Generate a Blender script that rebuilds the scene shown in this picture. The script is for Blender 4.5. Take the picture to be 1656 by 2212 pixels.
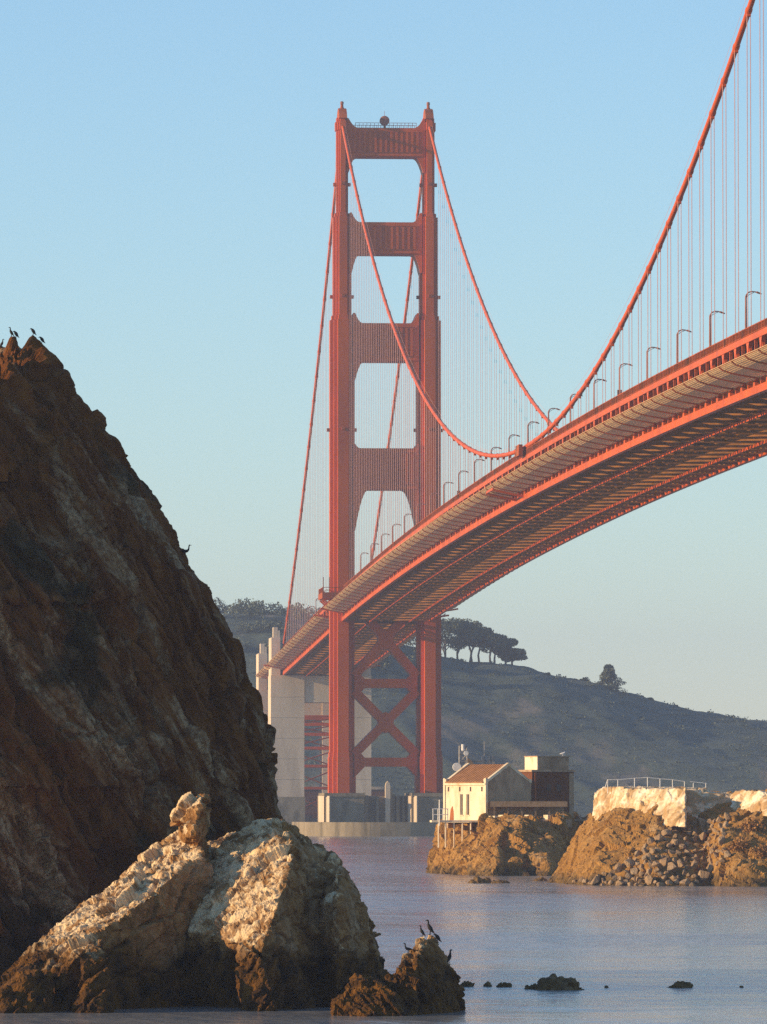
import bpy, bmesh, math, random
import numpy as np
from mathutils import Vector, Matrix, Euler
from mathutils.bvhtree import BVHTree

for o in list(bpy.data.objects):
    bpy.data.objects.remove(o)
scene = bpy.context.scene
COL = scene.collection
R = math.radians

# ------------------------------------------------------------------ camera
CX, CY, CZ, YAW, PIT, FPX = -134.342, -1944.02, 10.0, 0.0687367, 0.0470206, 13380.75
cam = bpy.data.cameras.new("camera")
cam.sensor_fit = 'HORIZONTAL'
cam.sensor_width = 36.0
cam.lens = 36.0 * FPX / 1656.0
cam.clip_start = 1.0
cam.clip_end = 40000.0
camo = bpy.data.objects.new("camera", cam)
camo.location = (CX, CY, CZ)
camo.rotation_euler = (math.pi / 2 + PIT, 0.0, -YAW)
COL.objects.link(camo)
scene.camera = camo

# ------------------------------------------------------------------ sky and sun
SUN_EL, SUN_FRONT = R(13.0), R(6.5)
world = bpy.data.worlds.new("World")
scene.world = world
world.use_nodes = True
wn = world.node_tree
sky = wn.nodes.new("ShaderNodeTexSky")
sky.sky_type = 'NISHITA'
sky.sun_disc = False
sky.sun_elevation = SUN_EL
sky.sun_rotation = -math.pi / 2 - SUN_FRONT
sky.altitude = 0
sky.air_density = 1.0
sky.dust_density = 0.0
sky.ozone_density = 3.9
bg = wn.nodes["Background"]
bg.inputs["Strength"].default_value = 0.15
wn.links.new(sky.outputs[0], bg.inputs["Color"])

sunl = bpy.data.lights.new("sun", 'SUN')
sunl.energy = 5.0
sunl.angle = R(0.5)
sunl.color = (1.0, 0.72, 0.40)
suno = bpy.data.objects.new("sun", sunl)
sdir = Vector((-math.cos(SUN_FRONT) * math.cos(SUN_EL), -math.sin(SUN_FRONT) * math.cos(SUN_EL), math.sin(SUN_EL)))
suno.rotation_euler = sdir.to_track_quat('Z', 'Y').to_euler()
suno.location = (-300, -1900, 300)
COL.objects.link(suno)

vs = scene.view_settings
vs.view_transform = 'Standard'
vs.look = 'None'
vs.exposure = 0.54
vs.gamma = 1.0
vs.use_curve_mapping = False
cy = scene.cycles
cy.use_denoising = False
cy.max_bounces = 6
cy.transparent_max_bounces = 24
cy.volume_bounces = 0
HAZE_DENSITY = 0.0001

# ------------------------------------------------------------------ pixel -> world (1656 x 2212 measuring grid)
_cy, _sy, _cp, _sp = math.cos(YAW), math.sin(YAW), math.cos(PIT), math.sin(PIT)
FW = Vector((_sy * _cp, _cy * _cp, _sp))
RT = Vector((_cy, -_sy, 0))
UP = Vector((-_sy * _sp, -_cy * _sp, _cp))
CAM = Vector((CX, CY, CZ))

def raydir(u, v):
    return FW + RT * ((u - 828) / FPX) + UP * ((1106 - v) / FPX)

def pt(u, v, D):
    d = raydir(u, v)
    return CAM + d * (D / d.y)

def pz(u, D, z):
    p = pt(u, 1735.6, D)
    return Vector((p.x, p.y, z))

# ------------------------------------------------------------------ numpy noise
def _hash(ix, iy, iz, s):
    h = (ix * 374761393 + iy * 668265263 + iz * 1442695041 + s * 974711) & 0xffffffff
    h = ((h ^ (h >> 13)) * 1274126177) & 0xffffffff
    h = ((h ^ (h >> 15)) * 2246822519) & 0xffffffff
    h ^= h >> 16
    return (h & 0xffffff) / float(0xffffff) * 2.0 - 1.0

def vnoise(p, s=0):
    i = np.floor(p).astype(np.int64)
    f = p - i
    w = f * f * f * (f * (f * 6 - 15) + 10)
    r = 0
    for a in (0, 1):
        wa = w[:, 0] if a else 1 - w[:, 0]
        for b in (0, 1):
            wb = w[:, 1] if b else 1 - w[:, 1]
            for c in (0, 1):
                wc = w[:, 2] if c else 1 - w[:, 2]
                r = r + wa * wb * wc * _hash(i[:, 0] + a, i[:, 1] + b, i[:, 2] + c, s)
    return r

def fbm(p, octs=4, s=0, gain=0.5):
    r = 0
    a = 1.0
    for k in range(octs):
        r = r + a * vnoise(p * (2.03 ** k) + 17.3 * k, s + k)
        a *= gain
    return r

def ridged(p, octs=4, s=0):
    r = 0
    a = 1.0
    for k in range(octs):
        r = r + a * (1 - np.abs(vnoise(p * (2.1 ** k) + 5.7 * k, s + k)) * 2)
        a *= 0.5
    return r

def facet(p, s=0):
    """piecewise planar cells: broken rock faces"""
    i = np.floor(p).astype(np.int64)
    best = np.full(len(p), 1e9)
    val = np.zeros(len(p))
    for a in (-1, 0, 1):
        for b in (-1, 0, 1):
            for c in (-1, 0, 1):
                jx, jy, jz = i[:, 0] + a, i[:, 1] + b, i[:, 2] + c
                ox = p[:, 0] - (jx + .5 + .42 * _hash(jx, jy, jz, s))
                oy = p[:, 1] - (jy + .5 + .42 * _hash(jx, jy, jz, s + 1))
                oz = p[:, 2] - (jz + .5 + .42 * _hash(jx, jy, jz, s + 2))
                d = ox * ox + oy * oy + oz * oz
                m = d < best
                v = ox * _hash(jx, jy, jz, s + 3) + oy * _hash(jx, jy, jz, s + 4) + oz * _hash(jx, jy, jz, s + 5) \
                    + .45 * _hash(jx, jy, jz, s + 6)
                best = np.where(m, d, best)
                val = np.where(m, v, val)
    return val

def crack(p, s=0):
    """narrow grooves along the borders of broken blocks"""
    i = np.floor(p).astype(np.int64)
    f1 = np.full(len(p), 1e9)
    f2 = np.full(len(p), 1e9)
    for a in (-1, 0, 1):
        for b in (-1, 0, 1):
            for c in (-1, 0, 1):
                jx, jy, jz = i[:, 0] + a, i[:, 1] + b, i[:, 2] + c
                ox = p[:, 0] - (jx + .5 + .42 * _hash(jx, jy, jz, s))
                oy = p[:, 1] - (jy + .5 + .42 * _hash(jx, jy, jz, s + 1))
                oz = p[:, 2] - (jz + .5 + .42 * _hash(jx, jy, jz, s + 2))
                d = np.sqrt(ox * ox + oy * oy + oz * oz)
                m = d < f1
                f2 = np.where(m, f1, np.minimum(f2, d))
                f1 = np.where(m, d, f1)
    return -np.clip(1 - (f2 - f1) / .11, 0, 1)

# ------------------------------------------------------------------ mesh builder
class MB:
    def __init__(self):
        self.v = []
        self.f = []

    def add(self, vs_, fs):
        n = len(self.v)
        self.v.extend([tuple(q) for q in vs_])
        self.f.extend([tuple(i + n for i in q) for q in fs])
        return self

    def box(self, x0, x1, y0, y1, z0, z1):
        return self.add([(x0, y0, z0), (x1, y0, z0), (x1, y1, z0), (x0, y1, z0), (x0, y0, z1), (x1, y0, z1), (x1, y1, z1), (x0, y1, z1)],
                        [(0, 3, 2, 1), (4, 5, 6, 7), (0, 1, 5, 4), (1, 2, 6, 5), (2, 3, 7, 6), (3, 0, 4, 7)])

    def prism(self, poly, z0, z1, axis='z'):
        """poly: 2-D outline counter-clockwise; extruded along axis"""
        n = len(poly)
        def m(a, b, c):
            return {'z': (a, b, c), 'y': (a, c, b), 'x': (c, a, b)}[axis]
        vs_ = [m(a, b, z0) for a, b in poly] + [m(a, b, z1) for a, b in poly]
        fs = [tuple(range(n))[::-1], tuple(range(n, 2 * n))]
        fs += [(i, (i + 1) % n, n + (i + 1) % n, n + i) for i in range(n)]
        return self.add(vs_, fs)

    def beam(self, a, b, w, h, up=(0, 0, 1)):
        a, b = Vector(a), Vector(b)
        d = (b - a).normalized()
        u = Vector(up)
        s = d.cross(u)
        if s.length < 1e-4:
            s = d.cross(Vector((1, 0, 0)))
        s.normalize()
        u = s.cross(d)
        s *= w / 2
        u *= h / 2
        q = [a - s - u, a + s - u, a + s + u, a - s + u, b - s - u, b + s - u, b + s + u, b - s + u]
        return self.add(q, [(0, 1, 2, 3), (7, 6, 5, 4), (0, 4, 5, 1), (1, 5, 6, 2), (2, 6, 7, 3), (3, 7, 4, 0)])

    def tube(self, pts, rad, n=8, cap=True):
        pts = [Vector(q) for q in pts]
        if not hasattr(rad, '__len__'):
            rad = [rad] * len(pts)
        vs_, fs = [], []
        ref = None
        for i, q in enumerate(pts):
            d = (pts[min(i + 1, len(pts) - 1)] - pts[max(i - 1, 0)]).normalized()
            if ref is None:
                ref = Vector((0, 0, 1)) if abs(d.z) < .9 else Vector((1, 0, 0))
            s = d.cross(ref).normalized()
            t = s.cross(d)
            ref = t
            r = rad[i]
            rx, ry = (r if hasattr(r, '__len__') else (r, r))
            for k in range(n):
                a = 2 * math.pi * k / n
                vs_.append(q + s * (math.cos(a) * rx) + t * (math.sin(a) * ry))
        for i in range(len(pts) - 1):
            for k in range(n):
                k2 = (k + 1) % n
                fs.append((i * n + k, i * n + k2, (i + 1) * n + k2, (i + 1) * n + k))
        if cap:
            fs.append(tuple(range(n))[::-1])
            fs.append(tuple(range((len(pts) - 1) * n, len(pts) * n)))
        return self.add(vs_, fs)

    def mesh(self, name, mat, smooth=False):
        me = bpy.data.meshes.new(name)
        me.from_pydata(self.v, [], self.f)
        if mat:
            me.materials.append(mat)
        bm = bmesh.new()
        bm.from_mesh(me)
        bmesh.ops.recalc_face_normals(bm, faces=bm.faces)
        bm.to_mesh(me)
        bm.free()
        if smooth:
            me.polygons.foreach_set('use_smooth', [True] * len(me.polygons))
        me.update()
        return me

    def build(self, name, mat, parent=None, smooth=False, loc=None):
        return place(name, self.mesh(name, mat, smooth), parent, loc)

def place(name, me, parent=None, loc=None, rot=None, scale=None):
    o = bpy.data.objects.new(name, me)
    COL.objects.link(o)
    if parent:
        o.parent = parent
    if loc is not None:
        o.location = loc
    if rot is not None:
        o.rotation_euler = rot
    if scale is not None:
        o.scale = scale
    return o

def empty(name, loc=(0, 0, 0), rot=None, parent=None):
    o = place(name, None, parent, loc, rot)
    o.empty_display_size = 1
    return o

def tag(o, label=None, cat=None, group=None, kind=None):
    if label: o["label"] = label
    if cat: o["category"] = cat
    if group: o["group"] = group
    if kind: o["kind"] = kind
    return o

# ------------------------------------------------------------------ materials
def material(name):
    m = bpy.data.materials.new(name)
    m.use_nodes = True
    nt = m.node_tree
    b = nt.nodes["Principled BSDF"]
    return m, nt, b

def N(nt, typ, **kw):
    n = nt.nodes.new(typ)
    for k, v in kw.items():
        if k in n.inputs:
            n.inputs[k].default_value = v
        else:
            setattr(n, k, v)
    return n

def noise_node(nt, scale, detail=6, rough=.55, mapping=None, dist=0.0):
    n = N(nt, "ShaderNodeTexNoise")
    n.inputs["Scale"].default_value = scale
    n.inputs["Detail"].default_value = detail
    n.inputs["Roughness"].default_value = rough
    n.inputs["Distortion"].default_value = dist
    if mapping:
        nt.links.new(mapping.outputs[0], n.inputs["Vector"])
    return n

def pos_map(nt, scale=(1, 1, 1), rot=(0, 0, 0), obj=False):
    m = N(nt, "ShaderNodeMapping")
    m.inputs["Scale"].default_value = scale
    m.inputs["Rotation"].default_value = rot
    if obj:
        t = N(nt, "ShaderNodeTexCoord")
        nt.links.new(t.outputs["Object"], m.inputs["Vector"])
    else:
        g = N(nt, "ShaderNodeNewGeometry")
        nt.links.new(g.outputs["Position"], m.inputs["Vector"])
    return m

def ramp(nt, fac, stops):
    r = N(nt, "ShaderNodeValToRGB")
    el = r.color_ramp.elements
    while len(el) < len(stops):
        el.new(0.5)
    for e, (p, c) in zip(el, stops):
        e.position = p
        e.color = (c[0], c[1], c[2], 1) if hasattr(c, '__len__') else (c, c, c, 1)
    nt.links.new(fac, r.inputs[0])
    return r

def mixc(nt, fac, a, b, typ='MIX'):
    m = N(nt, "ShaderNodeMix", data_type='RGBA', blend_type=typ)
    for s, i in ((fac, 0), (a, 6), (b, 7)):
        if isinstance(s, (int, float)):
            m.inputs[i].default_value = s
        elif isinstance(s, tuple):
            m.inputs[i].default_value = (*s, 1)
        else:
            nt.links.new(s, m.inputs[i])
    return m.outputs[2]

def bump(nt, b, height, strength, dist):
    n = N(nt, "ShaderNodeBump")
    n.inputs["Strength"].default_value = strength
    n.inputs["Distance"].default_value = dist
    nt.links.new(height, n.inputs["Height"])
    nt.links.new(n.outputs[0], b.inputs["Normal"])
    return n

def simple(name, col, rough=.7, metal=0, var=.25, scale=.5, bumpd=0, stretch=(1, 1, 1), dirt=None):
    m, nt, b = material(name)
    b.inputs['Specular IOR Level'].default_value = .15
    mp = pos_map(nt, stretch)
    n = noise_node(nt, scale, 6, .6, mp)
    lo = tuple(c * (1 - var) for c in col)
    hi = tuple(min(1, c * (1 + var)) for c in col)
    r = ramp(nt, n.outputs[0], [(.3, lo), (.7, hi)])
    out = r.outputs[0]
    if dirt:
        n2 = noise_node(nt, scale * .6, 5, .65, mp, .6)
        r2 = ramp(nt, n2.outputs[0], [(.5, 0), (.68, 1)])
        out = mixc(nt, r2.outputs[0], out, dirt)
    nt.links.new(out, b.inputs["Base Color"])
    b.inputs["Roughness"].default_value = rough
    b.inputs["Metallic"].default_value = metal
    if bumpd:
        bump(nt, b, n.outputs[0], .6, bumpd)
    return m

M = {}
M['orange'] = simple('orange_paint', (.52, .086, .003), .5, 0, .2, .16, 0, (1, 1, .22), (.40, .070, .010))
M['orange_dull'] = simple('orange_paint_weathered', (.36, .075, .012), .7, 0, .3, .25, 0, (1, 1, .5), (.12, .05, .016))
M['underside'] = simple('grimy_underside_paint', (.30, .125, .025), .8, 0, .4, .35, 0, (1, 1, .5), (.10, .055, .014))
M['cable'] = simple('cable_paint', (.55, .09, .010), .5, 0, .12, .3)
M['rope'] = simple('rope_paint', (.60, .33, .28), .6, 0, .1, .3)
M['lamp_metal'] = simple('lamp_post_paint', (.30, .11, .07), .6, 0, .15, .8)
M['asphalt'] = simple('asphalt', (.05, .05, .05), .9, 0, .2, 1)
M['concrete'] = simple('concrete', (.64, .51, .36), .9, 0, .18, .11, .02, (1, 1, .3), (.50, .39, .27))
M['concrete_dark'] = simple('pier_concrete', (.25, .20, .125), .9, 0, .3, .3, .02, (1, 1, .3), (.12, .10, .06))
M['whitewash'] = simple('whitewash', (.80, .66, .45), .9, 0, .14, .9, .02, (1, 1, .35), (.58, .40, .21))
M['brownwall'] = simple('brown_plaster_and_shade', (.44, .30, .18), .9, 0, .3, .6, .02, (1, 1, .6), (.26, .17, .10))  # brown surfaces; on house and tank the brown also paints in shade
M['darkbrick'] = simple('dark_brick', (.15, .055, .022), .9, 0, .25, .8, .02, (1, 1, .6))
M['rooftile'] = simple('rust_roof', (.36, .17, .07), .8, 0, .25, 1.2, .02)
M['steel_grey'] = simple('grey_steel', (.32, .30, .27), .6, .3, .2, 2)
M['white_paint'] = simple('white_paint', (.78, .74, .66), .6, 0, .08, 2)
M['dark_void'] = simple('dark_opening', (.10, .07, .05), .9, 0, .2, 2)
M['rusty'] = simple('rust', (.35, .11, .03), .8, 0, .3, 2)
M['timber'] = simple('weathered_timber', (.22, .15, .09), .9, 0, .3, 2)
M['bird'] = simple('cormorant_plumage', (.018, .015, .012), .6, 0, .3, 20)
M['bird_brown'] = simple('brown_plumage', (.05, .035, .022), .7, 0, .3, 20)
M['gull'] = simple('gull_plumage', (.75, .73, .70), .7, 0, .08, 20)
M['bark'] = simple('bark', (.09, .075, .06), .95, 0, .3, 2)

def leaf_mat(name, a, b_):
    m, nt, b = material(name)
    mp = pos_map(nt)
    n = noise_node(nt, .35, 4, .6, mp)
    r = ramp(nt, n.outputs[0], [(.3, a), (.7, b_)])
    nt.links.new(r.outputs[0], b.inputs["Base Color"])
    b.inputs["Roughness"].default_value = .7
    return m
M['leaf'] = leaf_mat('cypress_foliage', (.045, .062, .035), (.10, .12, .06))
M['scrub'] = leaf_mat('scrub_foliage', (.035, .06, .04), (.075, .10, .06))
M['shrub_gold'] = leaf_mat('golden_scrub', (.20, .09, .015), (.38, .17, .03))

M['net'] = simple('net_wire', (.72, .50, .26), .6, 0, .15, .4)

def rock_mat(name, base, pale, guano, guano_amt, tide, algae, algae_dark, strata_rot, veg=None, pale_lim=(.5, .66), bstr=1.0, fine=1.0):
    """base: ramp colours; pale: lichen-grey patches; guano on ledges, spread to sunward faces as painted sunlight; algae band under the tide line"""
    m, nt, b = material(name)
    mp = pos_map(nt)
    ms = pos_map(nt, (1 / (1.3 * fine), 1 / (1.3 * fine), 1 / (.30 * fine)), strata_rot)
    ms.vector_type = 'TEXTURE'
    n1 = noise_node(nt, .35 * fine, 8, .62, mp, .3)
    n2 = noise_node(nt, 1.1, 8, .68, ms, .5)
    n3 = noise_node(nt, .22 * fine, 6, .7, ms, .8)
    n4 = noise_node(nt, 3.2 * fine, 6, .7, mp)
    c = ramp(nt, n2.outputs[0], [(.28, base[0]), (.5, base[1]), (.72, base[2])]).outputs[0]
    c = mixc(nt, ramp(nt, n1.outputs[0], [(.35, 0), (.62, .8)]).outputs[0], c, mixc(nt, .5, c, base[1]))
    pf = ramp(nt, n3.outputs[0], [(pale_lim[0], 0), (pale_lim[1], 1)]).outputs[0]
    pf2 = ramp(nt, n4.outputs[0], [(.38, .15), (.6, 1)]).outputs[0]
    pm = N(nt, "ShaderNodeMath", operation='MULTIPLY')
    nt.links.new(pf, pm.inputs[0]); nt.links.new(pf2, pm.inputs[1])
    c = mixc(nt, pm.outputs[0], c, pale)
    g = N(nt, "ShaderNodeNewGeometry")
    sepn = N(nt, "ShaderNodeSeparateXYZ")
    nt.links.new(g.outputs["Normal"], sepn.inputs[0])
    sepp = N(nt, "ShaderNodeSeparateXYZ")
    nt.links.new(g.outputs["Position"], sepp.inputs[0])
    if veg:
        nv = noise_node(nt, .16 * fine, 6, .65, mp, .4)
        vf = ramp(nt, nv.outputs[0], [(.55, 0), (.64, .85)]).outputs[0]
        c = mixc(nt, vf, c, veg)
    if guano_amt > 0:
        at = N(nt, "ShaderNodeAttribute", attribute_name='ledge_sunward')
        sm = pos_map(nt, (1 / 1.6, 1 / 1.6, 1 / .45), (0, R(-35), 0))
        sm.vector_type = 'TEXTURE'
        n5 = noise_node(nt, .8, 7, .7, sm, .6)
        a = N(nt, "ShaderNodeMath", operation='MULTIPLY_ADD')
        nt.links.new(n5.outputs[0], a.inputs[0]); a.inputs[1].default_value = 4.0
        nt.links.new(at.outputs["Fac"], a.inputs[2])
        a2 = N(nt, "ShaderNodeMath", operation='MULTIPLY_ADD')
        nt.links.new(n1.outputs[0], a2.inputs[0]); a2.inputs[1].default_value = 1.2
        nt.links.new(a.outputs[0], a2.inputs[2])
        gf = ramp(nt, a2.outputs[0], [(0, 0), (1, 1)])
        mr = N(nt, "ShaderNodeMapRange")
        mr.inputs[1].default_value = 3.45 - guano_amt
        mr.inputs[2].default_value = 3.95 - guano_amt
        nt.links.new(a2.outputs[0], mr.inputs[0])
        nt.nodes.remove(gf)
        c = mixc(nt, mr.outputs[0], c, guano)
    # tide band, edge broken by noise
    ta = N(nt, "ShaderNodeMath", operation='MULTIPLY_ADD')
    nt.links.new(n1.outputs[0], ta.inputs[0]); ta.inputs[1].default_value = 5.0
    nt.links.new(sepp.outputs[2], ta.inputs[2])
    mr = N(nt, "ShaderNodeMapRange")
    mr.inputs[1].default_value = tide + 2.5 + .5
    mr.inputs[2].default_value = tide + 2.5 - .5
    nt.links.new(ta.outputs[0], mr.inputs[0])
    al = mixc(nt, ramp(nt, n2.outputs[0], [(.35, 0), (.62, 1)]).outputs[0], algae_dark, algae)
    c = mixc(nt, mr.outputs[0], c, al)
    nt.links.new(c, b.inputs["Base Color"])
    b.inputs["Roughness"].default_value = .88
    b.inputs["Specular IOR Level"].default_value = .25
    # relief: fine broken grain
    hs = N(nt, "ShaderNodeMath", operation='ADD')
    nt.links.new(n2.outputs[0], hs.inputs[0])
    mm = N(nt, "ShaderNodeMath", operation='MULTIPLY')
    nt.links.new(n4.outputs[0], mm.inputs[0]); mm.inputs[1].default_value = .6
    nt.links.new(mm.outputs[0], hs.inputs[1])
    bump(nt, b, hs.outputs[0], bstr, .35 / fine)
    return m

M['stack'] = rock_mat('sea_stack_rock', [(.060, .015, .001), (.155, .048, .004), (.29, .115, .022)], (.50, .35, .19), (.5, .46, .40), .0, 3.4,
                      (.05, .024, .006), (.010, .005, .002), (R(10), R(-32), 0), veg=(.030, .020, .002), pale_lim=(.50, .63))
M['reef'] = rock_mat('reef_rock', [(.075, .030, .009), (.29, .14, .042), (.55, .33, .14)], (.44, .29, .16), (.76, .56, .32), .13, 2.9,
                     (.17, .07, .006), (.006, .003, .001), (R(20), R(50), 0), pale_lim=(.5, .62), bstr=.7)
M['headland'] = rock_mat('headland_rock', [(.14, .066, .015), (.37, .185, .038), (.54, .30, .085)], (.55, .38, .19), (.78, .64, .42), .0, 1.0,
                         (.22, .125, .03), (.03, .02, .012), (R(15), R(35), 0), veg=(.30, .14, .02), pale_lim=(.56, .70), fine=.8)
M['boulder'] = rock_mat('riprap_stone', [(.20, .12, .06), (.36, .23, .12), (.48, .33, .19)], (.44, .33, .21), (.6, .5, .4), .1, -.4,
                        (.10, .06, .02), (.03, .02, .012), (0, 0, 0))
M['skerry'] = rock_mat('skerry_rock', [(.06, .035, .014), (.18, .105, .035), (.34, .20, .06)], (.3, .2, .1), (.5, .4, .3), 0, -2.6,
                       (.22, .12, .03), (.04, .022, .010), (0, 0, 0))

def water_mat():
    m, nt, b = material('bay_water')
    mp = pos_map(nt, (.8, .55, 1))
    mp2 = pos_map(nt, (.010, .011, 1))
    mp3 = pos_map(nt, (.10, .06, 1))
    n1 = noise_node(nt, 1.0, 5, .6, mp)
    n2 = noise_node(nt, 1.0, 4, .6, mp2, .5)
    n3 = noise_node(nt, 1.0, 4, .55, mp3)
    b.inputs["Base Color"].default_value = (.27, .265, .25, 1)
    r = ramp(nt, n2.outputs[0], [(.35, .12), (.65, .20)])
    nt.links.new(r.outputs[0], b.inputs["Roughness"])
    b.inputs["IOR"].default_value = 1.33
    h = N(nt, "ShaderNodeMath", operation='MULTIPLY_ADD')
    nt.links.new(n3.outputs[0], h.inputs[0]); h.inputs[1].default_value = 8.0
    nt.links.new(n1.outputs[0], h.inputs[2])
    st = ramp(nt, n2.outputs[0], [(.3, .5), (.7, 1.0)])
    bn = bump(nt, b, h.outputs[0], .5, .17)
    nt.links.new(st.outputs[0], bn.inputs["Strength"])
    return m
M['water'] = water_mat()

def hill_mat():
    m, nt, b = material('scrub_hill')
    mp = pos_map(nt)
    ms = pos_map(nt, (1, .4, 1), (0, 0, R(35)))
    n1 = noise_node(nt, .03, 8, .68, mp, .3)
    n2 = noise_node(nt, .35, 6, .7, mp)
    n3 = noise_node(nt, .025, 5, .6, ms, .5)
    c = ramp(nt, n1.outputs[0], [(.3, (.045, .075, .055)), (.5, (.065, .10, .072)), (.7, (.10, .13, .095))]).outputs[0]
    c = mixc(nt, ramp(nt, n2.outputs[0], [(.3, .7), (.7, 0)]).outputs[0], c, (.018, .026, .012))
    c = mixc(nt, ramp(nt, n3.outputs[0], [(.56, 0), (.66, .8)]).outputs[0], c, (.17, .14, .10))
    nt.links.new(c, b.inputs["Base Color"])
    b.inputs["Roughness"].default_value = .95
    bump(nt, b, n2.outputs[0], .5, 1.2)
    return m
M['hill'] = hill_mat()

# ================================================================== SETTING
w = MB()
w.add([(-7000, -2700, 0), (7000, -2700, 0), (7000, 6900, 0), (-7000, 6900, 0)], [(0, 1, 2, 3)])
tag(w.build('water', M['water']), kind='structure')
# ---- far hills: bluffs behind the bridge
RIDGE = [(-2500, 60), (-900, 80), (-300, 88), (-27, 91), (3, 90), (22, 87), (50, 80), (74, 73), (84, 70.5), (108, 68.6), (122, 64.6), (136, 62.7), (152, 57.3),
         (181, 49.8), (213, 45.3), (300, 33), (450, 24), (800, 18), (2500, 14)]
rx = np.array([a for a, _ in RIDGE], float)
rz = np.array([b for _, b in RIDGE], float)

def ground_h(x, y):
    x = np.asarray(x, float)
    y = np.asarray(y, float)
    t = np.clip((y - 455) / 245.0, 0, 1)
    prof = .5 * t + .5 * (t * t * (3 - 2 * t))
    H = np.interp(x, rx, rz)
    P = np.stack([x * .02, y * .02, x * 0], -1)
    P2 = np.stack([x * .11, y * .09, x * 0], -1)
    gul = ridged(np.stack([(x + .55 * y) * .021, (y - .3 * x) * .006, x * 0], -1), 3, 4)
    n = fbm(P, 4, 1) * 2.2 * np.sin(np.pi * np.clip(t, 0, 1)) + gul * 1.5 * np.sin(np.pi * t) + fbm(P2, 3, 9) * .7 * t
    n = n + np.where(y > 700, -(y - 700) * .012, 0)
    return 1.5 + (H - 1.5) * prof + n - np.where(t <= 0, 4, 0)

def grid_xy(x, y):
    X, Y = np.meshgrid(x, y)
    return X, Y
gx = np.concatenate([np.linspace(-2500, -160, 40), np.linspace(-150, 330, 241), np.linspace(340, 2500, 40)])
gy = np.concatenate([np.linspace(440, 720, 141), np.linspace(730, 2600, 40)])
X, Y = grid_xy(gx, gy)
Z = ground_h(X.ravel(), Y.ravel())
nx, ny = len(gx), len(gy)
ii = (np.arange(ny - 1)[:, None] * nx + np.arange(nx - 1)[None, :]).ravel()
faces = np.stack([ii, ii + 1, ii + 1 + nx, ii + nx], -1)
me = bpy.data.meshes.new('hills')
me.from_pydata(np.stack([X.ravel(), Y.ravel(), Z], -1).tolist(), [], faces.tolist())
me.materials.append(M['hill'])
me.polygons.foreach_set('use_smooth', [True] * len(me.polygons))
tag(place('hills', me), kind='structure')

def gz(x, y):
    return float(ground_h(np.array([x]), np.array([y]))[0])

# ================================================================== ROCKS
def hull_rock(name, hulls, voxel, mat, seed=0, disp=(), warp=None, clip_lo=-2.5, smooth=True):
    mb = bmesh.new()
    for pts in hulls:
        vsx = [mb.verts.new(q) for q in pts]
        bmesh.ops.convex_hull(mb, input=vsx)
    loose = [v for v in mb.verts if not v.link_faces]
    bmesh.ops.delete(mb, geom=loose, context='VERTS')
    me0 = bpy.data.meshes.new(name + '_t')
    mb.to_mesh(me0)
    mb.free()
    ob = bpy.data.objects.new(name + '_t', me0)
    COL.objects.link(ob)
    md = ob.modifiers.new('r', 'REMESH')
    md.mode = 'VOXEL'
    md.voxel_size = voxel
    md.use_smooth_shade = smooth
    dg = bpy.context.evaluated_depsgraph_get()
    me = bpy.data.meshes.new_from_object(ob.evaluated_get(dg))
    bpy.data.objects.remove(ob)
    bpy.data.meshes.remove(me0)
    me.name = name
    n = len(me.vertices)
    co = np.empty(n * 3)
    me.vertices.foreach_get('co', co)
    co = co.reshape(-1, 3)
    no = np.empty(n * 3)
    me.vertex_normals.foreach_get('vector', no)
    no = no.reshape(-1, 3)
    out = co.copy()
    for kind, sc, amp, rot, st, sd in disp:
        Rm = np.array(Euler(rot).to_matrix())
        q = (co @ Rm.T) * np.array(st) / sc
        if kind != 'fbm':
            q = q + .35 * np.stack([vnoise(q * 1.3 + 3, sd + 40), vnoise(q * 1.3 + 9, sd + 41), vnoise(q * 1.3 + 21, sd + 42)], -1)
        d = {'facet': facet, 'crack': crack, 'fbm': lambda a, b: fbm(a, 4, b), 'ridge': lambda a, b: ridged(a, 3, b) - .8}[kind](q, sd + seed)
        out += no * (d * amp)[:, None]
    me.vertices.foreach_set('co', out.ravel())
    led = me.attributes.new('ledge_sunward', 'FLOAT', 'POINT')
    led.data.foreach_set('value', (no[:, 2] - .45 * no[:, 0]).astype(np.float32))  # up-facing ledges, plus sunward faces whitened to paint in their sunlight
    me.materials.clear()
    me.materials.append(mat)
    me.polygons.foreach_set('use_smooth', [smooth] * len(me.polygons))
    me.update()
    o = place(name, me)
    print(name, 'faces', len(me.polygons))
    return o

def bvh_of(o):
    me = o.data
    return BVHTree.FromPolygons([v.co[:] for v in me.vertices], [p.vertices[:] for p in me.polygons])

B0 = -2.5
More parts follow.
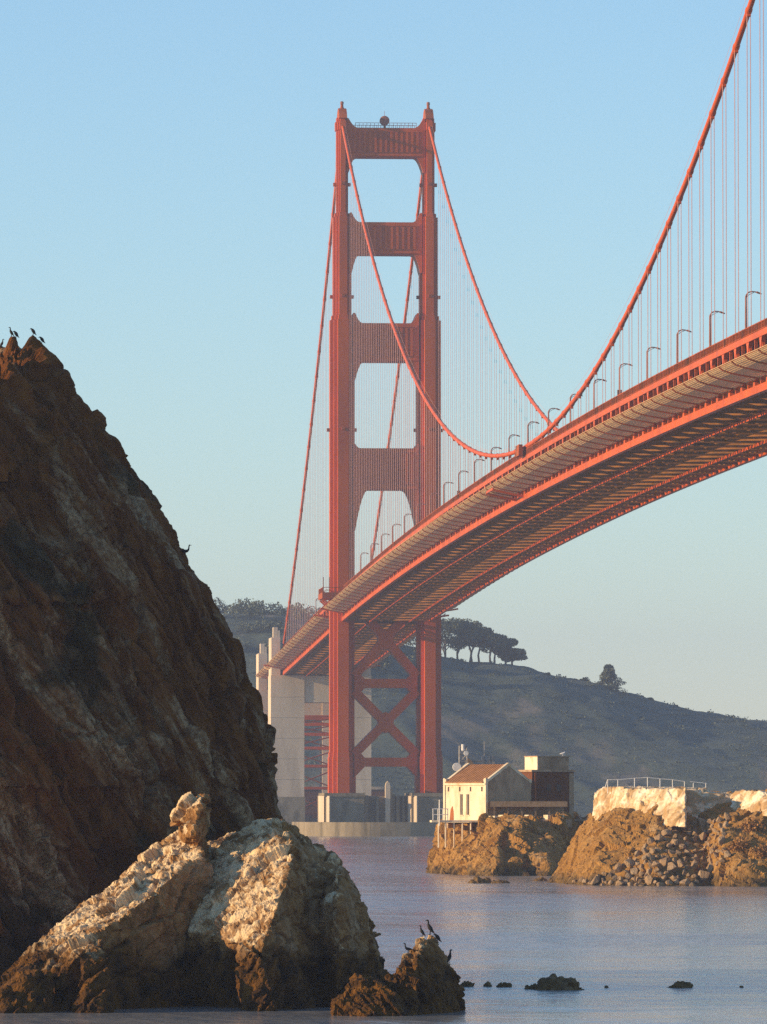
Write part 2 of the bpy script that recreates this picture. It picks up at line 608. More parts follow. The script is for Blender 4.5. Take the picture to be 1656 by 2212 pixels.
# ---- big stack at the left (about 330 m from the camera)
S_ROT = (R(8), R(32), R(10))
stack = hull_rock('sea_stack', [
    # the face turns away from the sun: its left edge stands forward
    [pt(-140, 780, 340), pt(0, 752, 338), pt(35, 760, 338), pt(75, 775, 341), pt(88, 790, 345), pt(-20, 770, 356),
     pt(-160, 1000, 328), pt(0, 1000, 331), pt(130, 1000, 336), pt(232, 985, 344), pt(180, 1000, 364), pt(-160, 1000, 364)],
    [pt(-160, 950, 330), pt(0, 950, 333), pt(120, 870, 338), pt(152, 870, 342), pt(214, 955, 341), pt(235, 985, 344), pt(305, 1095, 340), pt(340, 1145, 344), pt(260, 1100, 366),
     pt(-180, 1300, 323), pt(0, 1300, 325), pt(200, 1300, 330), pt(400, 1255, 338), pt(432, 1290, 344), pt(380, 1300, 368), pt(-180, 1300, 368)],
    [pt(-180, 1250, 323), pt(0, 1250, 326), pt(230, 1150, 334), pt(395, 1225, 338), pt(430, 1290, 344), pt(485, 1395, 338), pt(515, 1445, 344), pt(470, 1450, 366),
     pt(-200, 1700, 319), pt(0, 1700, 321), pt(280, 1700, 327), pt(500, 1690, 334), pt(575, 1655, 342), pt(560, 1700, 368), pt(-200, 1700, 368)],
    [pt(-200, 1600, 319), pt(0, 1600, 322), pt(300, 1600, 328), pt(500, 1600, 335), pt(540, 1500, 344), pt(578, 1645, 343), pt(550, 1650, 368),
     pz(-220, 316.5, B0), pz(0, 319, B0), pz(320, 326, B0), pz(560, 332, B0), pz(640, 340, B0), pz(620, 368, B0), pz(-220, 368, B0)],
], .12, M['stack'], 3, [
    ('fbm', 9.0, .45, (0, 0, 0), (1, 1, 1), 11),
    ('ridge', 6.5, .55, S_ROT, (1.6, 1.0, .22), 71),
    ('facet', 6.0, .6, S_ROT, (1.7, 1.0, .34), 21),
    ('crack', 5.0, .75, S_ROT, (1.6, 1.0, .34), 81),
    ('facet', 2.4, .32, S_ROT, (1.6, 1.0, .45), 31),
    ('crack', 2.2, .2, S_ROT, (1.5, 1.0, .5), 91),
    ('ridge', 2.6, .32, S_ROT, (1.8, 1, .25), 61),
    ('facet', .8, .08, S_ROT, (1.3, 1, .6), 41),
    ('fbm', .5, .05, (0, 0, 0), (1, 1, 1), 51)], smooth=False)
tag(stack, 'tall dark brown sea stack with steep shaded flank at the left edge', 'rock')

# ---- broken reef ridge in front of it
reef = hull_rock('reef', [
    # lit ridge slab climbing to the right
    [pt(-60, 2150, 302), pt(40, 2075, 304), pt(70, 2040, 306), pt(200, 1962, 309), pt(300, 1872, 312), pt(390, 1800, 316), pt(430, 1800, 316), pt(440, 1842, 310),
     pt(330, 1925, 306), pt(240, 2000, 303), pt(140, 2090, 300), pz(150, 299.5, B0), pz(480, 308, B0), pz(500, 318, B0), pz(-80, 312, B0), pz(-80, 302, B0)],
    # fin standing on the ridge
    [pt(384, 1765, 314), pt(398, 1735, 314), pt(436, 1712, 315), pt(446, 1708, 316), pt(432, 1745, 312), pt(418, 1800, 311), pt(398, 1808, 312), pt(450, 1800, 315), pt(452, 1760, 316), pt(395, 1830, 316), pt(440, 1830, 313)],
    # low left foot
    [pt(0, 2140, 298), pt(60, 2090, 300), pt(120, 2100, 299), pz(-60, 297, B0), pz(60, 295.5, B0), pz(100, 297, B0), pz(130, 302, B0), pz(-60, 303, B0)],
    # wall joining ridge and central mass
    [pt(330, 1905, 313), pt(425, 1815, 317), pt(520, 1795, 318), pt(600, 1800, 319), pt(470, 1930, 312), pz(280, 309, B0), pz(560, 309, B0), pz(620, 320, B0), pz(300, 320, B0)],
    # central mass: left face to the sun, right face in shade
    [pt(500, 1808, 317), pt(560, 1772, 316), pt(606, 1768, 317), pt(640, 1795, 319), pt(632, 1850, 308), pt(470, 1850, 314), pt(425, 1925, 311), pt(600, 1955, 302.5), pt(565, 2050, 300.5),
     pt(395, 2005, 308), pz(600, 301, B0), pz(710, 305, B0), pz(720, 318, B0), pz(430, 313, B0), pz(430, 308.5, B0), pt(690, 1860, 318)],
    # right shoulder
    [pt(650, 1800, 318), pt(690, 1818, 318), pt(712, 1860, 317), pt(735, 1872, 315), pt(752, 1905, 315), pt(700, 1900, 311), pt(640, 1900, 309), pt(792, 1960, 313), pt(816, 2010, 313), pt(826, 2070, 313),
     pz(842, 314, B0), pz(800, 306, B0), pz(690, 303, B0), pz(640, 306, B0), pz(700, 322, B0), pz(830, 322, B0)],
    # spike of the right shoulder
    [pt(722, 1872, 311), pt(738, 1864, 312), pt(748, 1890, 313), pt(700, 1950, 308), pt(790, 1990, 310), pt(735, 1940, 306), pz(800, 305, B0), pz(720, 303.5, B0), pz(760, 318, B0)],
    # small buttress of weed at the left
    [pt(175, 2060, 299), pt(215, 2030, 300), pt(235, 2070, 299), pz(130, 297, B0), pz(200, 295.5, B0), pz(262, 298, B0), pz(240, 303, B0)],
    # lit foot ridge
    [pt(520, 2040, 301), pt(560, 2060, 300), pz(560, 298.5, B0), pz(640, 298.5, B0), pz(620, 303, B0), pz(520, 303, B0)],
], .085, M['reef'], 5, [
    ('fbm', 4.0, .16, (0, 0, 0), (1, 1, 1), 12),
    ('crack', 2.6, .30, (R(20), R(-40), R(15)), (1.4, 1, .5), 82),
    ('facet', 2.6, .42, (R(20), R(-45), R(15)), (1.5, 1, .5), 22),
    ('facet', .95, .10, (R(20), R(-45), R(15)), (1.7, 1, .5), 32),
    ('ridge', .8, .06, (R(15), R(38), R(20)), (2.4, 1, .14), 62),
    ('facet', .42, .05, (R(10), R(40), 0), (1.2, 1, .7), 42),
    ('fbm', .25, .03, (0, 0, 0), (1, 1, 1), 52)], smooth=False)
tag(reef, 'jagged sunlit buff rock ridge rising from the water before the stack', 'rock')

pinnacle = hull_rock('rock_pinnacle', [
    [pt(905, 2036, 299), pt(925, 2026, 300), pt(940, 2036, 300), pt(952, 2056, 300), pt(962, 2085, 300), pt(900, 2060, 297), pz(1000, 302, B0), pz(1010, 296, B0), pz(880, 290.5, B0),
     pz(840, 292, B0), pz(860, 302, B0), pt(985, 2130, 300), pt(890, 2070, 299)],
    [pt(868, 2066, 298), pt(888, 2062, 299), pt(893, 2075, 298), pt(846, 2098, 296), pt(842, 2112, 296), pt(850, 2130, 295), pz(905, 293, B0), pz(850, 294, B0), pz(880, 300, B0), pt(900, 2130, 294)],
    [pt(775, 2118, 295), pt(800, 2112, 295), pt(815, 2125, 294), pt(720, 2160, 293), pz(690, 292, B0), pz(760, 289.5, B0), pz(900, 289.5, B0), pz(990, 291, B0), pz(930, 298, B0), pz(700, 297, B0), pt(850, 2150, 293)],
], .06, M['reef'], 9, [
    ('fbm', 3.0, .2, (0, 0, 0), (1, 1, 1), 12),
    ('facet', 1.5, .25, (R(20), R(35), R(15)), (1.4, 1, .5), 22),
    ('facet', .6, .14, (R(20), R(40), R(15)), (1.7, 1, .5), 32),
    ('ridge', .5, .06, (R(20), R(40), R(25)), (1.8, 1, .3), 62),
    ('facet', .3, .06, (0, 0, 0), (1, 1, 1), 42)], smooth=False)
tag(pinnacle, 'small dark rock pinnacle topped with perched cormorants', 'rock')

# ---- headland with the fog signal house, and the one with the whitewashed wall
HD = [('fbm', 7.0, .5, (0, 0, 0), (1, 1, 1), 12),
      ('facet', 4.0, 1.0, (R(15), R(30), 0), (1.4, 1, .6), 22),
      ('facet', 1.7, .42, (R(15), R(35), 0), (1.4, 1, .6), 32),
      ('facet', .8, .16, (R(15), R(35), 0), (1.4, 1, .6), 42)]
headA = hull_rock('headland_rock', [
    [pt(985, 1776, 890), pt(1050, 1772, 876), pt(1130, 1770, 872), pt(1215, 1772, 876), pt(1232, 1770, 915), pt(955, 1776, 925),
     pz(960, 885, B0), pz(1010, 866, B0), pz(1100, 852, B0), pz(1190, 856, B0), pz(1240, 880, B0), pz(1260, 940, B0), pz(945, 940, B0)],
    [pt(945, 1815, 902), pt(975, 1800, 895), pt(1005, 1800, 893), pt(935, 1850, 900), pz(930, 900, B0), pz(952, 876, B0), pz(1010, 866, B0), pz(1020, 920, B0), pz(935, 925, B0)],
    [pt(1055, 1785, 876), pt(1090, 1780, 872), pt(1075, 1830, 862), pz(1010, 858, B0), pz(1075, 850, B0), pz(1100, 858, B0), pz(1060, 885, B0)],
    [pt(1150, 1790, 872), pt(1180, 1785, 872), pt(1190, 1840, 864), pz(1120, 856, B0), pz(1185, 848, B0), pz(1215, 860, B0), pz(1180, 885, B0)],
    [pt(1235, 1790, 900), pt(1300, 1760, 900), pt(1320, 1760, 930), pz(1230, 880, B0), pz(1320, 880, B0), pz(1340, 940, B0), pz(1230, 940, B0)],
], .2, M['headland'], 7, HD, smooth=False)
tag(headA, 'golden brown rock headland carrying the gabled house', 'rock')
headB = hull_rock('headland_rock', [
    [pt(1285, 1765, 785), pt(1330, 1745, 775), pt(1420, 1745, 770), pt(1500, 1750, 772), pt(1500, 1745, 812), pt(1290, 1750, 812),
     pt(1248, 1805, 782), pz(1168, 786, B0), pz(1262, 752, B0), pz(1400, 744, B0), pz(1540, 744, B0), pz(1540, 830, B0), pz(1230, 830, B0)],
    [pt(1470, 1730, 780), pt(1530, 1722, 778), pt(1600, 1715, 780), pt(1660, 1712, 782), pt(1800, 1720, 785), pt(1800, 1720, 820), pt(1480, 1725, 815), pt(1570, 1790, 757), pt(1660, 1760, 760), pt(1800, 1760, 762),
     pz(1480, 755, B0), pz(1560, 742, B0), pz(1660, 738, B0), pz(1820, 738, B0), pz(1820, 840, B0), pz(1480, 840, B0)],
], .2, M['headland'], 17, [(a, b, c * .55, d, e, f) for a, b, c, d, e, f in HD], smooth=False)
tag(headB, 'ochre rock slope below the whitewashed ruined wall', 'rock')
bvhA, bvhB = bvh_of(headA), bvh_of(headB)
bvhS, bvhR, bvhP = bvh_of(stack), bvh_of(reef), bvh_of(pinnacle)

def cast(bvh, u, v):
    d = raydir(u, v).normalized()
    h = bvh.ray_cast(CAM, d)
    return h[0]

def drop(bvh, x, y, z0=60):
    h = bvh.ray_cast(Vector((x, y, z0)), Vector((0, 0, -1)))
    return h[0].z if h[0] is not None else None

# ---- skerries in the water
def lump(name, u, v, D, wpx, hpx, seed, mat, label, group=None, extra=None):
    s = FPX / D
    c = pz(u, D, 0)
    wx, hz = wpx / s / 2, hpx / s
    rnd = random.Random(seed)
    pts = []
    for k in range(9):
        a = 2 * math.pi * k / 9
        pts.append(c + Vector((math.cos(a) * wx * rnd.uniform(.85, 1.05), math.sin(a) * wx * .6, -.5)))
        pts.append(c + Vector((math.cos(a) * wx * rnd.uniform(.45, .75), math.sin(a) * wx * .4, hz * rnd.uniform(.35, .7))))
    pts.append(c + Vector((wx * rnd.uniform(-.1, .35), 0, hz)))
    pts.append(c + Vector((wx * rnd.uniform(-.05, .2), wx * .2, hz * .95)))
    o = hull_rock(name, [pts], max(.05, wx / 22), mat, seed, [('facet', wx * .7, hz * .4, (0, R(30), 0), (1, 1, 1), seed + 3), ('facet', wx * .3, hz * .3, (0, R(30), 0), (1, 1, 1), seed + 4),
                                                                   ('fbm', wx * .12, hz * .06, (0, 0, 0), (1, 1, 1), seed + 5)])
    return tag(o, label, 'rock', group)
G = 'low rocks awash in the bay'
lump('skerry', 1208, 2137, 333, 130, 30, 71, M['skerry'], 'largest low golden brown rock awash in open water', G)
lump('skerry', 1150, 2137, 334, 50, 12, 72, M['skerry'], 'low flat rock touching the foot of the largest awash rock', G)
lump('skerry', 1088, 2132, 338, 50, 10, 73, M['skerry'], 'flat dark slab of rock awash between pinnacle and largest awash rock', G)
lump('skerry', 1052, 2131, 339, 28, 9, 74, M['skerry'], 'small dark rock awash next to the flat slab', G)
lump('skerry', 1010, 2131, 339, 40, 12, 75, M['skerry'], 'dark low rock awash just behind the pinnacle foot', G)
lump('skerry', 1468, 2133, 336, 72, 13, 76, M['skerry'], 'lone smooth dome of rock awash in open water', G)
lump('skerry', 1310, 2134, 336, 16, 6, 77, M['skerry'], 'tiny rock tip breaking the water near the largest awash rock', G)
lump('skerry', 1600, 2134, 336, 18, 5, 78, M['skerry'], 'tiny rock tip breaking the water near the frame edge', G)
lump('skerry', 1035, 1908, 780, 70, 14, 79, M['skerry'], 'low dark rock awash before the house headland', G)
lump('skerry', 1080, 1909, 778, 60, 7, 80, M['skerry'], 'thin dark rock slab awash trailing off the headland rock', G)
lump('skerry', 1165, 1905, 800, 50, 8, 81, M['skerry'], 'low rock awash in the cove between the two headlands', G)

# ================================================================== BRIDGE
bridge = tag(empty('suspension_bridge'), 'orange steel suspension bridge with tall stepped tower spanning the strait', 'bridge')

def zb(y):
    """underside of the bottom chord; y is blender y (0 at the tower, negative towards the camera)"""
    Yc = -y
    if Yc >= 0:
        return 67.0 + 7.6 * (1 - ((Yc - 640) / 640.0) ** 2)
    return 67.0 + .0275 * Yc

def slope(y):
    return math.atan2(zb(y + 2) - zb(y - 2), 4.0)

def zcable(y):
    Yc = -y
    if Yc >= 0:
        return 85.3 + 139.3 * ((Yc - 640) / 640.0) ** 2 + .5
    t = -Yc / 343.0
    return 225.1 + (69.5 - 225.1) * t - 4 * 9.5 * t * (1 - t)

# ---- tower
tower = empty('tower', parent=bridge)

def leg_outline(wd, dep, side_steps=3):
    h = wd / 2
    st = wd * .14
    d0, d1, d2 = dep, dep * .66, dep * .33
    q = [(-h, -d2), (-h + st, -d2), (-h + st, -d1), (-h + 2 * st, -d1), (-h + 2 * st, -d0),
         (h - 2 * st, -d0), (h - 2 * st, -d1), (h - st, -d1), (h - st, -d2), (h, -d2)]
    return q + [(a, -b) for a, b in reversed(q)]

for sx in (-1, 1):
    mb = MB()
    cx = sx * 13.65
    for (z0, z1, wd, dep) in ((12.0, 24.6, 8.5, 8.8), (24.6, 26, 8.1, 8.3), (26, 162.0, 7.7, 7.6), (162.0, 163.4, 6.6, 7.0), (163.4, 194.6, 5.7, 6.6), (194.6, 195.8, 4.7, 6.0), (195.8, 222.0, 3.7, 5.5),
                              (222.0, 224.6, 4.4, 6.0), (224.6, 226.0, 3.6, 5.2)):
        mb.prism([(cx + a, b) for a, b in leg_outline(wd, dep)], z0, z1)
    mb.build('leg', M['orange'], tower)
    # collars with small brackets
    for zc, wd, dep in ((127.5, 7.9, 7.8), (169.5, 6.0, 6.8), (205, 4.0, 5.7)):
        mb = MB()
        h = wd / 2 + .25
        mb.box(cx - h - .5, cx + h + .5, -.9, .9, zc - .5, zc + .5)
        mb.box(cx - .5, cx + .5, -dep - .5, dep + .5, zc - .4, zc + .4)
        mb.build('collar', M['orange_dull'], tower)
    mb = MB()
    # saddle housing: curved hood the cable runs over
    prof = [(-6.6, 225.5), (6.6, 225.5), (5.2, 227.2), (3.0, 228.6), (0, 229.2), (-3.0, 228.6), (-5.2, 227.2)]
    mb.prism([(a, b) for a, b in prof], cx - 1.25, cx + 1.25, 'x')
    mb.tube([(cx, 0, 228.4), (cx, 0, 229.0), (cx, 0, 229.6), (cx, 0, 230.3)], [.9, .8, .5, .45], 10)
    mb.build('saddle_housing', M['orange_dull'], tower)
    mb = MB()
    mb.tube([(cx, 0, 230.2), (cx, 0, 230.5), (cx, 0, 231.2), (cx, 0, 231.4)], [.3, .55, .55, .25], 10)
    mb.build('beacon', M['lamp_metal'], tower)

def strut(zt, zbm, inner, fil_t, fil_b, dep, ribs, ribz):
    """portal strut as an outline in x-z with stepped corner fillets; inner: half clear width"""
    def steps(f, z, sgn, n):
        q = []
        for k in range(n + 1):
            a = (math.pi / 2) * k / n
            q.append((inner - f[0] * (1 - math.sin(a)) , z + sgn * f[1] * (1 - math.cos(a)) ))
        # stepped
        out = [(inner - f[0], z)]
        for k in range(1, n + 1):
            t0 = k / n
            xx = inner - f[0] * (1 - t0) ** 1.0
            zz = z + sgn * f[1] * (t0 ** 2.1)
            out.append((xx, zz))
        return out
    right_t = steps(fil_t, zt, 1, 6)
    right_b = steps(fil_b, zbm, -1, 6)
    poly = [(-a, b) for a, b in reversed(right_b)]
    poly += right_b
    poly += [(inner + .6, right_b[-1][1]), (inner + .6, right_t[-1][1])]
    poly += list(reversed(right_t))
    poly += [(-a, b) for a, b in right_t]
    poly += [(-inner - .6, right_t[-1][1]), (-inner - .6, right_b[-1][1])]
    mb = MB()
    mb.prism(poly, -dep, dep, 'y')
    n = ribs
    for k in range(n):
        x = (-1 + 2 * (k + .5) / n) * (inner - 1.0)
        for s in (-1, 1):
            mb.box(x - .38, x + .38, min(s * dep, s * (dep + .45)), max(s * dep, s * (dep + .45)), zbm + ribz, zt - ribz)
    # sill bands
    for zz in (zbm + .55, zt - .9):
        for s in (-1, 1):
            mb.box(-inner + .05, inner - .05, min(s * dep, s * (dep + .3)), max(s * dep, s * (dep + .3)), zz - .35, zz + .35)
    mb.build('portal_strut', M['orange'], tower)

strut(222.6, 213.6, 11.75, (3.2, 3.0), (2.8, 5.0), 4.0, 13, 1.3)
strut(192.8, 182.8, 10.8, (2.6, 3.0), (2.6, 6.0), 4.6, 11, 1.5)
strut(160.9, 149.0, 9.75, (2.4, 3.2), (3.0, 6.0), 5.2, 11, 1.5)
strut(121.5, 108.6, 9.75, (1.6, 1.4), (4.4, 13.0), 5.2, 11, 1.6)
# bracing under the deck
mb = MB(); mb.box(-9.9, 9.9, -4, 4, 46.3, 49.1); mb.build('horizontal_brace', M['orange'], tower)
mb = MB(); mb.box(-9.9, 9.9, -4, 4, 21.6, 24.4); mb.build('horizontal_brace', M['orange'], tower)
for (za, zc) in ((24.6, 46.2), (49.2, 74.0)):
    for s in (-1, 1):
        mb = MB()
        off = 0 if s > 0 else .06
        mb.beam((-9.9 * s, 0, za + .8), (9.9 * s, 0, zc - .8), 7.6 - 2 * off, 2.7)
        mb.build('diagonal_brace', M['orange'], tower)
    mb = MB()
    mid = (za + zc) / 2
    mb.prism([(-2.4, mid - 2.1), (0, mid - 3.3), (2.4, mid - 2.1), (2.4, mid + 2.1), (0, mid + 3.3), (-2.4, mid + 2.1)], -3.9, 3.9, 'y')
    mb.build('gusset', M['orange'], tower)
for s in (-1, 1):
    for zz, up in ((46.3, -1), (49.1, 1), (24.4, 1), (21.6, -1)):
        mb = MB()
        mb.prism([(s * 9.9, zz), (s * 6.6, zz), (s * 9.9, zz + up * 3.4)], -3.85, 3.85, 'y')
        mb.build('gusset', M['orange'], tower)
# walkway bay round each leg at deck level
for s in (-1, 1):
    mb = MB()
    x0, x1 = sorted((s * 13.6, s * 20.4))
    mb.box(x0, x1, -11, 11, 74.2, 76.0)
    mb.build('walkway_bay', M['orange_dull'], tower)
    mb = MB()
    for k in range(12):
        yy = -10.9 + 21.8 * k / 11
        mb.box(s * 20.2 - .12, s * 20.2 + .12, yy - .12, yy + .12, 76, 77.6)
    for k in range(4):
        xx = s * (14.5 + 5.6 * k / 3)
        mb.box(xx - .12, xx + .12, -11, -10.8, 76, 77.6 + (3.2 if k in (2, 3) else 0))
    mb.box(s * 20.2 - .1, s * 20.2 + .1, -11, 11, 77.45, 77.62)
    mb.box(min(s * 14, s * 20.3), max(s * 14, s * 20.3), -11.05, -10.85, 77.45, 77.64)
    mb.build('railing', M['orange_dull'], tower)
    for yy in (-9, 0, 9):
        mb = MB()
        mb.beam((s * 20, yy, 74.0), (s * 14.5, yy, 69.0), .5, .5)
        mb.build('bracket', M['orange'], tower)
# top catwalk railing and drum
mb = MB()
for k in range(17):
    x = -9.6 + 19.2 * k / 16
    mb.box(x - .07, x + .07, -3.6, -3.46, 222.6, 224.3)
    mb.box(x - .07, x + .07, 3.46, 3.6, 222.6, 224.3)
for yy in (-3.53, 3.53):
    mb.box(-9.7, 9.7, yy - .06, yy + .06, 224.2, 224.35)
    mb.box(-9.7, 9.7, yy - .05, yy + .05, 223.4, 223.5)
mb.build('railing', M['lamp_metal'], tower)
mb = MB()
mb.tube([(-.2, -1.0, 225.3), (-.2, -.75, 225.3), (-.2, .2, 225.3), (-.2, .6, 225.3)], [1.15, 1.55, 1.55, .7], 20)
mb.tube([(-.2, 0, 222.4), (-.2, 0, 224.2)], .35, 8)
mb.tube([(-.2, 0, 226.6), (-.2, 0, 228.4)], .07, 6)
mb.build('beacon_drum', M['lamp_metal'], tower, smooth=False)

# ---- main cables, bands and suspenders
K_MAIN = [-(640 + 15.24 * k) for k in range(-39, 37)]
K_SIDE = [15.24 * k for k in range(2, 22)]
rope_me = MB()
for dx in (-.26, .26):
    for dy in (-.22, .22):
        rope_me.tube([(dx, dy, 0), (dx, dy, 1)], .036, 5)
rope_me = rope_me.mesh('suspender', M['rope'])
band_me = MB().tube([(0, -.55, 0), (0, -.5, 0), (0, .5, 0), (0, .55, 0)], [.49, .57, .57, .49], 12)
band_me.box(-.3, .3, -.22, .22, -.95, -.3)
band_me = band_me.mesh('cable_band', M['cable'])
for sx in (-1, 1):
    ys = np.concatenate([np.linspace(-1262, 0, 190), np.linspace(6, 350, 60)])
    mb = MB()
    mb.tube([(sx * 13.7, y, zcable(y)) for y in ys], .47, 12)
    cab = mb.build('main_cable', M['cable'], bridge, True)
    for y in K_MAIN + K_SIDE:
        z0 = zb(y) + 8.2
        z1 = zcable(y)
        if z1 - z0 < .6:
            continue
        a = math.atan2(zcable(y + 1) - zcable(y - 1), 2)
        place('cable_band', band_me, cab, (sx * 13.7, y, z1), (a, 0, 0))
        place('suspender', rope_me, cab, (sx * 13.7, y, z0), None, (1, 1, z1 - z0 - .5))
    for off in (-.62, .62):
        mb = MB()
        mb.tube([(sx * 13.7 + off, y, zcable(y) + 1.05) for y in ys[::2]], .022, 4)
        mb.build('hand_rope', M['rope'], cab)

# ---- stiffening truss and deck
deck = empty('deck', parent=bridge)
PAN = 15.24
yA, yB = -1265, 440
ys = [yA + (yB - yA) * k / 220 for k in range(221)]

def ribbon(name, x0, x1, z0, z1, mat, ys=ys):
    vs_, fs = [], []
    for y in ys:
        b = zb(y)
        vs_ += [(x0, y, b + z0), (x1, y, b + z0), (x1, y, b + z1), (x0, y, b + z1)]
    for i in range(len(ys) - 1):
        for k in range(4):
            k2 = (k + 1) % 4
            fs.append((4 * i + k, 4 * i + k2, 4 * i + 4 + k2, 4 * i + 4 + k))
    fs += [(3, 2, 1, 0), tuple(range(4 * len(ys) - 4, 4 * len(ys)))]
    return MB().add(vs_, fs).build(name, mat, deck)

for s in (-1, 1):
    x = 13.7 * s
    ribbon('bottom_chord', x - .45, x + .45, -.15, 1.05, M['orange'])
    ribbon('top_chord', x - .45, x + .45, 8.2, 9.16, M['orange'])
    ribbon('sidewalk', min(s * 11.2, s * 13.24), max(s * 11.2, s * 13.24), 8.6, 9.1, M['asphalt'])
ribbon('road_slab', -11.19, 11.19, 8.2, 8.85, M['asphalt'])
ribbon('traveller_rail', -5.5, -5.27, -.5, .05, M['orange'])
ribbon('traveller_rail', 6.95, 7.18, -.5, .05, M['orange'])
for k, xs in enumerate((-10, -7.5, -2.4, 0, 2.4, 4.7, 9.8)):
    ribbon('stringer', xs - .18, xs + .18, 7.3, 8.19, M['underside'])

post_m, thin_m, dia_m, net_m, rib_m, rail_m = {}, {}, {}, {}, {}, {}
for s in (-1, 1):
    x = 13.7 * s
    mb = MB()
    mb.box(x - .3, x + .3, -.38, .38, 1.06, 8.19)
    mb.prism([(-.38, 6.4), (-1.5, 8.19), (1.5, 8.19), (.38, 6.4)][::-1], x - .34, x + .34, 'x')
    post_m[s] = mb.mesh('truss_post', M['orange'])
    mb = MB()
    mb.box(x - .24, x + .24, -.24, .24, 1.06, 8.19)
    mb.prism([(-.3, 2.5), (.3, 2.5), (1.4, 1.07), (-1.4, 1.07)][::-1], x - .34, x + .34, 'x')
    thin_m[s] = mb.mesh('truss_post', M['orange'])
    for d in (-1, 1):
        mb = MB()
        mb.beam((x, .0, 7.8), (x, d * PAN / 2, 1.4), .46, .56)
        dia_m[s, d] = mb.mesh('truss_diagonal', M['orange'])
    # safety net: outward and upward tilted sheet with struts
    prof = [(14.25, 2.05), (15.7, 2.25), (17.1, 2.5), (18.5, 2.8), (19.7, 3.2), (20.3, 3.7)]
    mb = MB()
    n = len(prof)
    for k in range(46):
        yy = .25 + (PAN - .5) * k / 45
        mb.tube([(s * a_, yy, b_) for a_, b_ in prof], .034, 3, False)
    for k in range(15):
        f = k / 14 * (n - 1.001)
        i_ = int(f)
        f -= i_
        xx = prof[i_][0] * (1 - f) + prof[i_ + 1][0] * f
        zz = prof[i_][1] * (1 - f) + prof[i_ + 1][1] * f
        mb.tube([(s * xx, .1, zz), (s * xx, PAN - .1, zz)], .034, 3, False)
    net_m[s] = mb.mesh('net_panel', M['net'])
    mb = MB()
    for i in range(n - 1):
        mb.beam((s * prof[i][0], 0, prof[i][1] - .1), (s * prof[i + 1][0], 0, prof[i + 1][1] - .1), .2, .3)
    mb.beam((s * 13.9, 0, 2.3), (s * 14.3, 0, 2.25), .3, .5)
    mb.beam((s * 20.2, 0, 3.65), (s * 20.2, PAN, 3.65), .09, .09)
    rib_m[s] = mb.mesh('net_strut', M['orange_dull'])
    mb = MB()
    xr = s * 14.0
    for k in range(38):
        yy = .2 + .4 * k
        mb.box(xr - .03, xr + .03, yy - .045, yy + .045, 9.16, 10.36)
    for k in range(4):
        yy = PAN * (k + .5) / 4
        mb.box(xr - .11, xr + .11, yy - .13, yy + .13, 9.16, 10.55)
    mb.box(xr - .1, xr + .1, 0.01, PAN - .01, 10.37, 10.52)
    mb.box(xr - .07, xr + .07, 0.01, PAN - .01, 9.3, 9.4)
    rail_m[s] = mb.mesh('railing', M['orange_dull'])
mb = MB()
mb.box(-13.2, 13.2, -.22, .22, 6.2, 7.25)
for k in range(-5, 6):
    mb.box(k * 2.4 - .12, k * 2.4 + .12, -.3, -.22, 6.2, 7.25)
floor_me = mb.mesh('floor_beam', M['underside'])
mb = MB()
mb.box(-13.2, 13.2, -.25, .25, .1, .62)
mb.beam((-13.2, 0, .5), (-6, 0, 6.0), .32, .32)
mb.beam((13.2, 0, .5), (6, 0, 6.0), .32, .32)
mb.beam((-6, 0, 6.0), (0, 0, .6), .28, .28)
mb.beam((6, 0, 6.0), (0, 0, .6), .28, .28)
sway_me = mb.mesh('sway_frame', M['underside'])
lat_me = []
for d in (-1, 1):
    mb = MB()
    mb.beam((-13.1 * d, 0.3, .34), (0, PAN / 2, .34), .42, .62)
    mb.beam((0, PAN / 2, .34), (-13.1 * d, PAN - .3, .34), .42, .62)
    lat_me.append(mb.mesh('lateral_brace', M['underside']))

y = -(640 + 15.24 * 36)
first = y
while y < 425:
    r = (slope(y + PAN / 2), 0, 0)
    L = (0, y, zb(y))
    Lh = (0, y + PAN / 2, zb(y + PAN / 2))
    far = y > 345
    near_tower = -14 < y + PAN / 2 < 14
    for s in (-1, 1):
        place('truss_post', post_m[s], deck, L, r)
        place('truss_post', thin_m[s], deck, Lh, r)
        for d in (-1, 1):
            place('truss_diagonal', dia_m[s, d], deck, L, r)
        if not near_tower:
            place('net_strut', rib_m[s], deck, L, r)
            place('net_panel', net_m[s], deck, L, r)
            place('railing', rail_m[s], deck, L, r)
    for q in (L, Lh):
        place('floor_beam', floor_me, deck, q, r)
        place('sway_frame', sway_me, deck, q, r)
    if not far:
        for q in lat_me:
            place('lateral_brace', q, deck, L, r)
    y += PAN
# end struts of the nets on either side of the tower and at the pylon
for s in (-1, 1):
    for yy in (-19, 17, 336):
        mb = MB()
        mb.beam((s * 14, yy, zb(yy) + 2.0), (s * 21.5, yy, zb(yy) + 3.2), .45, .55)
        mb.beam((s * 21.5, yy, zb(yy) + 3.2), (s * 14.2, yy + 4, zb(yy) + 2.6), .3, .3)
        mb.build('net_outrigger', M['orange'], deck)

